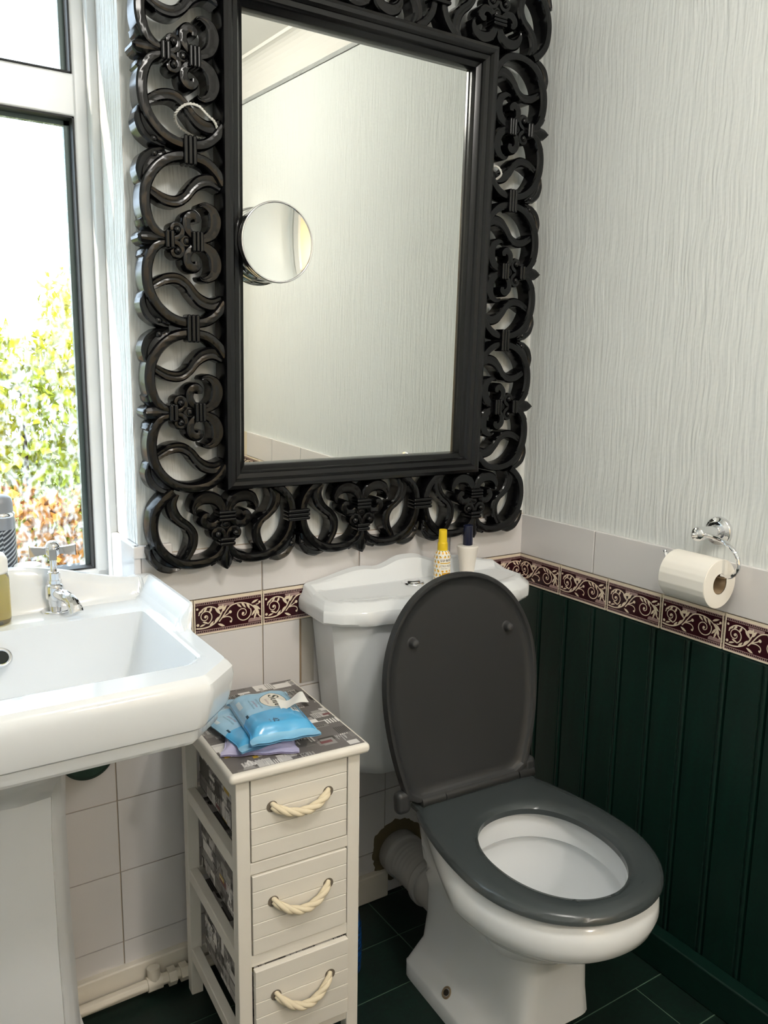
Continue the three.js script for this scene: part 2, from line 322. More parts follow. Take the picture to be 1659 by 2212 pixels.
// ---------- window ----------
{
  const zf = -0.2, X0 = WX0, X1 = WX1, Y0 = WY0, Y1 = WY1, TR = 1.773;       // TR = middle of the transom
  const w = struct('window_1', join(
    rbox(X1 - X0, 0.05, 0.06, 0.006, (X0 + X1) / 2, Y0 + 0.024, zf), rbox(X1 - X0, 0.05, 0.06, 0.006, (X0 + X1) / 2, Y1 - 0.025, zf),
    rbox(0.052, Y1 - Y0, 0.06, 0.006, X0 + 0.026, (Y0 + Y1) / 2, zf), rbox(0.043, Y1 - Y0, 0.06, 0.006, X1 - 0.0215, (Y0 + Y1) / 2, zf),
    rbox(X1 - X0 - 0.087, 0.076, 0.058, 0.004, (X0 + 0.050 + X1 - 0.040) / 2, TR, zf)), M.upvc);
  add(w, 'outer_bead', join(rbox(0.018, Y1 - Y0, 0.03, 0.004, X1 - 0.009, (Y0 + Y1) / 2, zf + 0.042), rbox(0.018, Y1 - Y0, 0.03, 0.004, X0 + 0.009, (Y0 + Y1) / 2, zf + 0.042)), M.upvc);
  const obscure = dataTex(512, (u, v) => {
    const wx = tnoise(u, v, 6, 6, 1) * 0.05, wy = tnoise(u, v, 6, 6, 7) * 0.05;
    const a = tnoise(u + wx, v + wy, 26, 16, 3.3), b = tnoise(u + wx, v + wy, 52, 34, 6.1);
    return 0.5 + a * 0.9 + b * 0.5;
  }, false, [3, 3]);
  const glassMat = phy('#ffffff', 1.0, { transmission: 1, thickness: 0, ior: 1.45, roughnessMap: dataTex(512, (u, v) => {
    const wx = tnoise(u, v, 6, 6, 1) * 0.05, wy = tnoise(u, v, 6, 6, 7) * 0.05;
    const a = tnoise(u + wx, v + wy, 26, 16, 3.3), b = tnoise(u + wx, v + wy, 52, 34, 6.1);
    const k = clamp(0.34 + a * 0.95 + b * 0.75, 0.03, 0.80); return [k, k, k];
  }, false, [3, 3]), bumpMap: obscure, bumpScale: 0.004 });
  for (const [ya, yb] of [[Y0 + 0.049, TR - 0.038], [TR + 0.038, Y1 - 0.05]]) {
    const xa = X0 + 0.052, xb = X1 - 0.043, p = new THREE.PlaneGeometry(xb - xa, yb - ya); const u = p.attributes.uv;
    for (let i = 0; i < u.count; i++) u.setXY(i, u.getX(i) * (xb - xa), u.getY(i) * (yb - ya));
    add(w, 'pane', p, glassMat, [(xa + xb) / 2, (ya + yb) / 2, zf]);
    add(w, 'gasket', join(box(0.003, yb - ya, 0.05, xb - 0.0015, (ya + yb) / 2, zf + 0.004), box(0.003, yb - ya, 0.05, xa + 0.0015, (ya + yb) / 2, zf + 0.004), box(xb - xa, 0.003, 0.05, (xa + xb) / 2, yb - 0.0015, zf + 0.004), box(xb - xa, 0.003, 0.05, (xa + xb) / 2, ya + 0.0015, zf + 0.004)), M.gasket);
    add(w, 'spacer_bar', join(box(0.010, yb - ya, 0.014, xb - 0.008, (ya + yb) / 2, zf - 0.006), box(0.010, yb - ya, 0.014, xa + 0.008, (ya + yb) / 2, zf - 0.006), box(xb - xa, 0.008, 0.014, (xa + xb) / 2, yb - 0.007, zf - 0.006)), M.spacer);
  }
  add(w, 'window_sill', rbox(X1 - X0 - 0.002, 0.02, 0.185, 0.004, (X0 + X1) / 2, Y0 - 0.009, -0.078), M.upvc);
}

// ---------- the garden behind the glass ----------
{
  struct('ground', span(-14, 10, -0.4, -0.3, -16, -0.3), std('#5b6a2a', 1));
  const leafG = new THREE.BufferGeometry(); leafG.setAttribute('position', new THREE.Float32BufferAttribute([0, 0, 0, 0.02, 0.03, 0.008, 0, 0.062, 0, -0.02, 0.03, 0.008], 3)); leafG.setIndex([0, 1, 2, 0, 2, 3]); leafG.computeVertexNormals();
  const hedge = (label, x0, x1, y1, z0, z1, count, tint, ragged) => {
    const t = thing('garden_hedge', label, 'hedge', [(x0 + x1) / 2, -0.3, (z0 + z1) / 2], 0, 'hedges in the garden');
    const stems = []; for (let x = x0 + 0.2; x < x1; x += 0.4) stems.push(cyl(0.012, 0.02, y1 * 0.7, x - (x0 + x1) / 2, y1 * 0.35, 0, 6));
    add(t, 'stems', join(stems), std('#4d3b28', 1)).userData = { kind: 'stuff' };
    const im = new THREE.InstancedMesh(leafG, std('#ffffff', 0.8, { side: THREE.DoubleSide }), count); im.name = 'foliage'; im.userData = { kind: 'stuff' }; fin(im);
    const m = new THREE.Matrix4(), q = new THREE.Quaternion(), e = new THREE.Euler(), c = new THREE.Color();
    for (let i = 0; i < count; i++) {
      const x = rr(x0, x1), top = y1 + ragged * noise.noise(x * 1.7, 3.3, 0.5) + ragged * 0.5 * noise.noise(x * 6, 1.3, 0.5), y = top * Math.pow(rnd(), 0.85) + rr(-0.02, 0.06), z = rr(z0, z1);
      e.set(rr(0, 6), rr(0, 6), rr(0, 6)); q.setFromEuler(e);
      m.compose(V3(x - (x0 + x1) / 2, y, z - (z0 + z1) / 2), q, V3(1, 1, 1).multiplyScalar(rr(0.7, 1.5)));
      im.setMatrixAt(i, m); const k = rr(0.55, 1.35), w = noise.noise(x * 3, y * 3, 7); c.setRGB(tint[0] * k * (1 + 0.3 * w), tint[1] * k, tint[2] * k * (1 - 0.5 * w)); im.setColorAt(i, c);
    }
    t.add(im);
  };
  hedge('low rust coloured hedge seen blurred through the lower window pane', -4.6, 0.4, 0.98, -2.9, -2.4, 12000, [0.46, 0.19, 0.025], 0.12);
  hedge('tall lime green hedge behind the rust one, seen through the window', -5.6, 0.6, 2.0, -3.9, -3.2, 28000, [0.46, 0.45, 0.015], 0.5);
}

// ---------- carved mirror ----------
const mirror = thing('wall_mirror', 'large wall mirror in a black carved openwork scroll frame', 'mirror', [-0.507, 0.885, 0.004]);
mirror.rotation.x = 0.0227;
// a carved band along a path in the plane of the frame; points are [s, t, half width]
function ribbon(pts, z0, z1, { dome = 0.007, seg = 30, groove = 0 } = {}) {
  const c = new THREE.CatmullRomCurve3(pts.map((p) => V3(p[0], -p[1], 0)), false, 'centripetal');
  const loops = [];
  for (let i = 0; i <= seg; i++) {
    const u = i / seg, p = c.getPoint(u), d = c.getTangent(u), n = V3(-d.y, d.x, 0).normalize();
    const k = u * (pts.length - 1), a = Math.min(Math.floor(k), pts.length - 2), f = k - a, w = lerp(pts[a][2], pts[a + 1][2], f * f * (3 - 2 * f));
    const e = Math.min(dome, w * 0.9);
    const sec = [[-w, z0], [-w, z1 - e], [-0.72 * w, z1 - e * 0.25], [-0.3 * w, z1 - groove * 0.5], [0, z1 - groove], [0.3 * w, z1 - groove * 0.5], [0.72 * w, z1 - e * 0.25], [w, z1 - e], [w, z0]];
    loops.push(sec.map(([o, z]) => V3(p.x + n.x * o, p.y + n.y * o, z)).reverse());
  }
  return loft(loops, { closed: true, capA: true, capB: true, crease: 0.62 });
}
const flipS = (pts) => pts.map(([s, t, w]) => [-s, t, w]);
{
  const half = {
    ring_scroll: [[[0.004, 0.100, 0.0070], [0.007, 0.113, 0.0076], [0.018, 0.128, 0.0090], [0.040, 0.138, 0.0096], [0.065, 0.1405, 0.0096], [0.092, 0.136, 0.0096], [0.117, 0.121, 0.0094], [0.135, 0.098, 0.0092], [0.1425, 0.072, 0.0088], [0.1425, 0.050, 0.0088], [0.137, 0.028, 0.0092], [0.121, 0.008, 0.009], [0.104, -0.004, 0.009]], 0.004, 0.047, { seg: 46, dome: 0.005 }],
    s_scroll: [[[0.088, 0.138, 0.0055], [0.076, 0.122, 0.0086], [0.067, 0.103, 0.0100], [0.066, 0.083, 0.0100], [0.076, 0.066, 0.0092], [0.091, 0.054, 0.0098], [0.104, 0.038, 0.0118], [0.108, 0.019, 0.0118], [0.100, 0.000, 0.0100]], 0.004, 0.041, { seg: 36, groove: 0.0026, dome: 0.005 }],
    curl: [[[0.005, 0.050, 0.0066], [0.007, 0.034, 0.0092], [0.018, 0.018, 0.0118], [0.037, 0.012, 0.0130], [0.053, 0.016, 0.0112], [0.063, 0.028, 0.0074], [0.064, 0.039, 0.0036], [0.060, 0.044, 0.0014]], 0.004, 0.044, { seg: 30, groove: 0.0018, dome: 0.005 }],
    hook_scroll: [[[0.006, 0.048, 0.0060], [0.012, 0.058, 0.0076], [0.025, 0.067, 0.0088], [0.038, 0.066, 0.0096], [0.0455, 0.056, 0.0098], [0.0415, 0.048, 0.0084], [0.034, 0.048, 0.0060]], 0.006, 0.045, { seg: 28, dome: 0.006 }],
    volute: [[[0.003, 0.097, 0.0046], [0.004, 0.085, 0.0052], [0.011, 0.076, 0.0056], [0.021, 0.076, 0.0058], [0.027, 0.084, 0.0056], [0.024, 0.092, 0.0050], [0.017, 0.093, 0.0044], [0.014, 0.087, 0.0040]], 0.008, 0.044, { seg: 30 }],
    edge_leaf: [[[0.086, 0.137, 0.0040], [0.098, 0.1415, 0.0090], [0.113, 0.1410, 0.0128], [0.127, 0.1350, 0.0138], [0.138, 0.1240, 0.0118], [0.1445, 0.1120, 0.0086], [0.148, 0.102, 0.005]], 0.004, 0.043, { seg: 26, groove: 0.0045, dome: 0.005 }],
    side_leaf: [[[0.003, 0.101, 0.0045], [0.010, 0.117, 0.0080], [0.018, 0.130, 0.0100], [0.026, 0.1405, 0.0086], [0.032, 0.1470, 0.0035]], 0.004, 0.041, { seg: 20, groove: -0.001 }],
  };
  const G = {};
  for (const [n, [p, z0, z1, o]] of Object.entries(half)) G[n] = [ribbon(p, z0, z1, o), ribbon(flipS(p), z0, z1, o)];
  const bead = [1, -1].map((s) => ball(0.0072, s * 0.0180, -0.0850, 0.043, 14));
  const mid = ribbon([[0, 0.101, 0.006], [0, 0.120, 0.0105], [0, 0.134, 0.0142], [0, 0.146, 0.0125], [0, 0.1525, 0.0080], [0, 0.1560, 0.0025]], 0.004, 0.046, { seg: 20, groove: -0.002 });
  const cuff = (t, l, n, w) => join(Array.from({ length: n }, (_, i) => rbox(l, w * 0.96, 0.03, w * 0.44, 0, -(t + (i - (n - 1) / 2) * w), 0.038, 3)));
  const cuffIn = cuff(0.049, 0.036, 3, 0.0070), cuffOut = cuff(0.1, 0.032, 2, 0.0085), web = join(rbox(0.026, 0.03, 0.02, 0.006, 0, -0.066, 0.03), rbox(0.016, 0.016, 0.03, 0.007, 0, -0.066, 0.028));
  const knotG = join(cuff(0.060, 0.050, 3, 0.0080), rbox(0.02, 0.02, 0.03, 0.006, 0, -0.06, 0.02));
  const edgeKnot = join(ball(0.0075, 0.012, -0.121, 0.036, 12), ball(0.0075, -0.012, -0.121, 0.036, 12));
  const place = (m, x, y, a) => { m.position.set(x, y, 0); m.rotation.z = a; return m; };
  const CY = 0.612, IH = 0.457, IW = 0.312, PX = 0.31, PY = 0.305;
  const spots = [];
  for (const k of [-1, 0, 1]) {
    spots.push([k * PX, CY - IH, 0, PX, [k > -1, k < 1]], [k * PX, CY + IH, Math.PI, PX, [k < 1, k > -1]]);
    spots.push([-IW, CY + k * PY, -Math.PI / 2, PY, [k < 1, k > -1]], [IW, CY + k * PY, Math.PI / 2, PY, [k > -1, k < 1]]);
  }
  for (const [x, y, a] of spots) {
    for (const n of Object.keys(G)) for (const g of G[n]) place(add(mirror, n, g, M.black), x, y, a);
    for (const g of bead) place(add(mirror, 'bead', g, M.black), x, y, a);
    place(add(mirror, 'palmette', mid, M.black), x, y, a);
    place(add(mirror, 'binding', join(cuffIn, web), M.black), x, y, a);
    place(add(mirror, 'binding', cuffOut, M.black), x, y, a);
  }
  for (const k of [-0.5, 0.5]) for (const [x, y, a] of [[k * PX, CY - IH, 0], [k * PX, CY + IH, Math.PI], [-IW, CY + k * PY, -Math.PI / 2], [IW, CY + k * PY, Math.PI / 2]]) {
    place(add(mirror, 'knot', knotG, M.black), x, y, a); place(add(mirror, 'edge_bead', edgeKnot, M.black), x, y, a);
  }
  // moulded inner frame, four mitred rails
  const prof = [[0, 0.002], [0, 0.046], [0.003, 0.052], [0.010, 0.0555], [0.017, 0.054], [0.021, 0.050], [0.0225, 0.0465], [0.031, 0.0445], [0.035, 0.040], [0.0365, 0.036], [0.0455, 0.030], [0.047, 0.026], [0.047, 0.002]];
  const rail = (hw, hh, axis, s) => {
    const L = prof.map(([u, z]) => (axis === 'x' ? V3(-(hw - u), s * (hh - u), z) : V3(s * (hw - u), -(hh - u), z)));
    const R = prof.map(([u, z]) => (axis === 'x' ? V3(hw - u, s * (hh - u), z) : V3(s * (hw - u), hh - u, z)));
    const flip = (axis === 'x') === (s > 0);
    return loft(flip ? [L, R] : [R, L], { closed: true, capA: true, capB: true, crease: 0.5 });
  };
  for (const s of [1, -1]) { add(mirror, 'frame_rail', rail(IW, IH, 'x', s), M.black, [0, CY, 0]); add(mirror, 'frame_rail', rail(IW, IH, 'y', s), M.black, [0, CY, 0]); }
  // bevelled glass
  const rect = (w, h, z) => [V3(-w, CY - h, z), V3(w, CY - h, z), V3(w, CY + h, z), V3(-w, CY + h, z)];
  const gw = 0.268, gh = 0.424;
  add(mirror, 'mirror_glass', loft([rect(gw, gh, 0.008), rect(gw, gh, 0.0115), rect(gw - 0.008, gh - 0.008, 0.0132)], { capA: true, capB: true, crease: 0.01 }), M.mirror);
}
{ // round magnifying mirror stuck to the glass
  const t = thing('magnifying_mirror', 'round chrome magnifying mirror fixed to the left of the large mirror glass', 'mirror', [-0.717, 1.507, 0.060]);
  t.rotation.set(0.0227, 0, 0); t.scale.set(0.955, 0.955, 1);
  const R = 0.0775;
  add(t, 'sucker', cyl(0.03, 0.034, 0.006, 0, 0, 0, 32).rotateX(Math.PI / 2).translate(0, 0, -0.0255), M.rubber);
  add(t, 'back_shell', lathe([[0, -0.024], [0.060, -0.024], [0.0685, -0.020], [0.0705, -0.014], [0.0705, -0.003], [0.068, 0.001]], 64).rotateX(Math.PI / 2), M.chrome);
  add(t, 'rim', lathe([[0.066, 0.0], [0.0735, 0.0], [0.0765, 0.003], [0.0765, 0.009], [0.0745, 0.0105], [0.0745, 0.012], [R, 0.014], [R, 0.021], [0.0765, 0.0225], [0.0745, 0.0225], [0.0735, 0.0205]], 72).rotateX(Math.PI / 2), M.chrome);
  const pts = []; const CR = 0.5; for (let i = 0; i <= 24; i++) { const r = 0.0745 * i / 24; pts.push([r, 0.0205 - (CR * (1 - Math.sqrt(1 - (0.0745 / CR) ** 2)) - CR * (1 - Math.sqrt(1 - (r / CR) ** 2)))]); }
  add(t, 'glass', lathe(pts, 96).rotateX(Math.PI / 2), M.mirror);
}

// ---------- wash basin ----------
const SX = -1.243, DECK = 0.845;
{
  const t = thing('pedestal_basin', 'white ceramic pedestal wash basin with raised back below the window', 'basin', [SX, 0, 0.012]);
  // plan outline: half width a, back at 0, front at zf, clipped front corners of size c; N points from back middle round by the right
  const N = 320;
  const outline = (a, zf, c, zb = 0, r = 0.012) => {
    const P = [[0, zb], [a, zb], [a, zf - c], [a - c * 0.28, zf - c * 0.72], [a - c, zf], [0, zf]];
    const L = []; let tot = 0; for (let i = 0; i < P.length - 1; i++) { const d = Math.hypot(P[i + 1][0] - P[i][0], P[i + 1][1] - P[i][1]); L.push(d); tot += d; }
    const fr = [0, 0.26, 0.56, 0.62, 0.70, 1];               // fixed shares so that loops line up
    const half = []; for (let k = 0; k <= N / 2; k++) { const u = k / (N / 2); let i = 0; while (i < 4 && u > fr[i + 1]) i++; const f = (u - fr[i]) / (fr[i + 1] - fr[i]); half.push([lerp(P[i][0], P[i + 1][0], f), lerp(P[i][1], P[i + 1][1], f)]); }
    // soften the corners
    for (let it = 0; it < 2; it++) { const c2 = half.map((p) => p.slice()); for (let k = 1; k < half.length - 1; k++) { half[k][0] = (c2[k - 1][0] + c2[k][0] * 2 + c2[k + 1][0]) / 4; half[k][1] = (c2[k - 1][1] + c2[k][1] * 2 + c2[k + 1][1]) / 4; } }
    const out = half.slice(0, -1).map((p) => p); for (let k = N / 2; k > 0; k--) out.push([-half[k][0], half[k][1]]);
    return out;                                            // clockwise seen from above with +x right, +z down
  };
  // raised back and shoulders
  const crest = (x) => { const u = Math.abs(x) / 0.29; return 0.038 + 0.042 * (1 - sstep(u, 0.12, 0.92)) ; };
  const lift = (x, z) => {
    const b = crest(x) * (1 - sstep(z, 0.012, 0.030)) + 0.012 * (1 - sstep(z, 0.025, 0.05)) * 0;
    const ax = Math.abs(x), s = 0.040 * sstep(ax, 0.244, 0.281) * (1 - sstep(z, 0.235, 0.262));
    return Math.max(b, s);
  };
  const ring = (o, y, top = false) => o.map(([x, z]) => V3(x, y + (top ? lift(x, z) : 0), z));
  const lv = [];
  // under side and apron, bottom to top
  for (const [y, a, zf, c] of [[0.64, 0.085, 0.20, 0.03], [0.69, 0.13, 0.27, 0.04], [0.715, 0.19, 0.36, 0.05], [0.732, 0.240, 0.432, 0.055], [0.740, 0.256, 0.449, 0.058], [0.7425, 0.2605, 0.4535, 0.058], [0.747, 0.2630, 0.4560, 0.058], [0.7630, 0.2640, 0.4570, 0.058], [0.7650, 0.2610, 0.4540, 0.058], [0.7656, 0.2610, 0.4540, 0.058], [0.7668, 0.2700, 0.4630, 0.060], [0.7690, 0.2728, 0.4658, 0.060], [0.776, 0.276, 0.468, 0.060], [0.800, 0.281, 0.472, 0.060], [0.822, 0.283, 0.474, 0.058], [0.834, 0.2815, 0.472, 0.057], [0.841, 0.276, 0.466, 0.055]]) lv.push(ring(outline(a, zf, c), y));
  // the shoulders stand up from the same outline
  const topO = [[0.2715, 0.461, 0.053], [0.266, 0.456, 0.052]];
  const lift2 = (o, y) => o.map(([x, z]) => { const k = 1 - sstep(z, 0.235, 0.262); const g = k > 0 ? 1 : 0; return V3(lerp(x, Math.sign(x) * Math.min(0.29, Math.abs(x) + 0.012), k * sstep(Math.abs(x), 0.2, 0.26)), y + Math.max(lift(lerp(x, Math.sign(x) * 0.289, k * sstep(Math.abs(x), 0.2, 0.26)), z), 0), z); });
  for (const [a, zf, c] of topO) lv.push(lift2(outline(a, zf, c), DECK));
  // deck inward to the bowl
  const outer = outline(0.266, 0.456, 0.052);
  const bowlO = (() => { const o = outline(0.239, 0.400, 0.022, 0.098); return o; })();
  const steps = 26;
  for (let i = 1; i <= steps; i++) { const f = i / steps; lv.push(outer.map(([x, z], k) => { const [bx, bz] = bowlO[k]; let X = lerp(x, bx, f), Z = lerp(z, bz, f); return V3(X, DECK + lift(X, Z) - 0.0035 * sstep(f, 0.80, 1) , Z); })); }
  // bowl: from its lip down to the waste
  const cxz = [0, 0.235];
  const depth = [[0.992, 0.006], [0.975, 0.020], [0.94, 0.048], [0.88, 0.090], [0.80, 0.125], [0.70, 0.148], [0.56, 0.160], [0.36, 0.166], [0.18, 0.169], [0.08, 0.170]];
  for (const [k, d] of depth) lv.push(bowlO.map(([x, z]) => V3(cxz[0] + (x - cxz[0]) * lerp(k, Math.pow(k, 0.9), 0.5), DECK - 0.0035 - d, cxz[1] + (z - cxz[1]) * Math.min(1, k * 1.04))));
  add(t, 'bowl', loft(lv, { capA: true, capB: true, crease: 0.6 }), M.porcelain);
  add(t, 'waste', lathe([[0, 0.003], [0.012, 0.003], [0.018, 0.001], [0.02, -0.004]], 32), M.chrome, [0, DECK - 0.172, 0.235]);
  const of = add(t, 'overflow', new THREE.TorusGeometry(0.0145, 0.0035, 12, 36), M.chrome, [0, 0.803, 0.117], [-0.75, 0, 0]);
  add(of, 'overflow_hole', cyl(0.013, 0.013, 0.002, 0, 0, 0).rotateX(Math.PI / 2), std('#1c211e', 0.8));
  // pedestal with a raised front panel
  const ped = [];
  const plan = (k, dz, fl = 0) => [[0.09, 0.0], [0.09, 0.095], [0.078, 0.118], [0.070, 0.124], [0.060, 0.128], [0.055, 0.145], [0.050, 0.178], [0.0, 0.185]].flatMap(([x, z], i, A) => [[x, z]]).map(([x, z]) => [x * k + fl, z * (k * 0.9 + 0.1) + dz]);
  for (const [y, k, dz] of [[0, 1.12, 0.012], [0.05, 1.12, 0.012], [0.065, 1.02, 0.012], [0.3, 0.97, 0.012], [0.5, 0.97, 0.014], [0.58, 1.0, 0.018], [0.62, 1.12, 0.024], [0.645, 1.28, 0.03], [0.66, 1.36, 0.034], [0.70, 1.5, 0.03]]) {
    const p = plan(k, dz); ped.push([...p.map(([x, z]) => V3(x, y, z)), ...p.slice(0, -1).reverse().map(([x, z]) => V3(-x, y, z))]);
  }
  add(t, 'pedestal', loft(ped, { capA: true, capB: true, crease: 0.45 }), M.porcelain);
}
{ // chrome pillar tap
  const t = thing('basin_tap', 'chrome pillar tap with a cross head handle on the basin', 'tap', [-1.140, DECK, 0.050], 0.35);
  add(t, 'base_flange', lathe([[0.0235, 0], [0.0240, 0.002], [0.0232, 0.0045], [0.020, 0.006], [0.010, 0.0068], [0, 0.007]], 48), M.chrome);
  add(t, 'body', lathe([[0.010, 0.002], [0.010, 0.012], [0.0115, 0.016], [0.0115, 0.022], [0.0155, 0.026], [0.0155, 0.046], [0.0135, 0.050], [0.0105, 0.0515], [0.009, 0.053]], 36), M.chrome);
  add(t, 'hexagon_nut', join(cyl(0.0125, 0.0125, 0.006, 0, 0.055, 0, 6), cyl(0.0105, 0.0105, 0.012, 0, 0.064, 0, 6), lathe([[0, 0.0735], [0.009, 0.0735], [0.0095, 0.072], [0.0095, 0.069]], 30)), M.chrome);
  add(t, 'stem', lathe([[0.0062, 0.073], [0.0056, 0.078], [0.0056, 0.096], [0.007, 0.099], [0.007, 0.106]], 24), M.chrome);
  add(t, 'spout', join(rod([V3(0, 0.036, 0.006), V3(0, 0.034, 0.03), V3(0, 0.029, 0.05), V3(0, 0.018, 0.062)], [0.0105, 0.0105, 0.0105, 0.0112], 20, 20), rod([V3(0, 0.020, 0.060), V3(0, 0.010, 0.066)], [0.0122, 0.0122], 4, 20)), M.chrome);
  const h = add(t, 'handle', lathe([[0, 0.1285], [0.005, 0.128], [0.0095, 0.1255], [0.0115, 0.1215], [0.0125, 0.120], [0.0125, 0.117], [0.0118, 0.115], [0.0118, 0.105], [0.009, 0.101], [0.006, 0.100]], 36), M.chrome);
  for (let k = 0; k < 4; k++) {
    const a = k * Math.PI / 2 - 0.53, lev = loft([[0.0035, 0.006], [0.0035, 0.006], [0.0055, 0.0088], [0.0062, 0.0098], [0.0055, 0.009]].map(([hz, hy], i) => { const x = [0.008, 0.015, 0.035, 0.0375, 0.0385][i]; return [V3(x, 0.1105 - hy, -hz), V3(x, 0.1105 + hy, -hz), V3(x, 0.1105 + hy, hz), V3(x, 0.1105 - hy, hz)]; }), { capA: true, capB: true, crease: 0.4 });
    add(h, 'lever', lev, M.chrome, [0, 0, 0], [0, a, 0]);
  }
}
{ // soap bottle, can and small jar by the window
  const soap = thing('soap_dispenser', 'clear soap bottle of pale yellow liquid with white cap on the basin', 'bottle', [-1.243, DECK, 0.072]);
  add(soap, 'bottle', lathe([[0, 0], [0.024, 0], [0.027, 0.003], [0.028, 0.010], [0.028, 0.078], [0.026, 0.086], [0.018, 0.091], [0.016, 0.092], [0, 0.092]], 40), phy('#fbf7e0', 0.08, { transmission: 0.9, thickness: 0.03, ior: 1.4, attenuationColor: new THREE.Color('#f0e08a'), attenuationDistance: 0.06 }));
  add(soap, 'cap', lathe([[0.017, 0.086], [0.0265, 0.088], [0.0270, 0.092], [0.0270, 0.110], [0.022, 0.120], [0, 0.122]], 40), M.white);
  const can = thing('spray_can', 'dark grey spray can with silver diagonal stripes on the window sill', 'can', [-1.203, WY0 + 0.001, -0.085]);
  const stripe = canvasTex(512, 512, (c, w, h) => {
    c.fillStyle = '#3a3d43'; c.fillRect(0, 0, w, h); c.strokeStyle = '#a9adb2'; c.lineWidth = 9;
    for (let i = -20; i < 40; i++) { c.beginPath(); c.moveTo(-20, i * 24 + 160); c.lineTo(w + 20, i * 24 - 160); c.stroke(); }
    c.fillStyle = '#8f949b'; c.beginPath(); c.moveTo(0, h); c.bezierCurveTo(60, h - 250, 120, h - 160, 260, h); c.fill(); c.fillRect(0, 0, w, 60);
  });
  add(can, 'body', lathe([[0, 0], [0.024, 0], [0.0255, 0.004], [0.0255, 0.06], [0.0255, 0.12], [0.0255, 0.178], [0.0245, 0.186]], 48).translate(0, 0, 0), std('#ffffff', 0.3, { map: stripe, metalness: 0.3 }));
  add(can, 'collar', lathe([[0.0245, 0.186], [0.026, 0.188], [0.026, 0.192], [0.0235, 0.195]], 40), M.chrome);
  add(can, 'cap', lathe([[0.0235, 0.194], [0.0232, 0.212], [0.021, 0.221], [0.014, 0.2265], [0, 0.228]], 40), std('#85898f', 0.35));
  const jar = thing('small_jar', 'white plastic jar with a flat lid beside the spray can', 'jar', [-1.166, WY0 + 0.001, -0.05]);
  add(jar, 'pot', lathe([[0, 0], [0.021, 0], [0.0225, 0.003], [0.0225, 0.078]], 36), M.white);
  add(jar, 'lid', lathe([[0.0235, 0.077], [0.0238, 0.079], [0.0238, 0.098], [0.022, 0.100], [0, 0.1005]], 36), M.white);
}

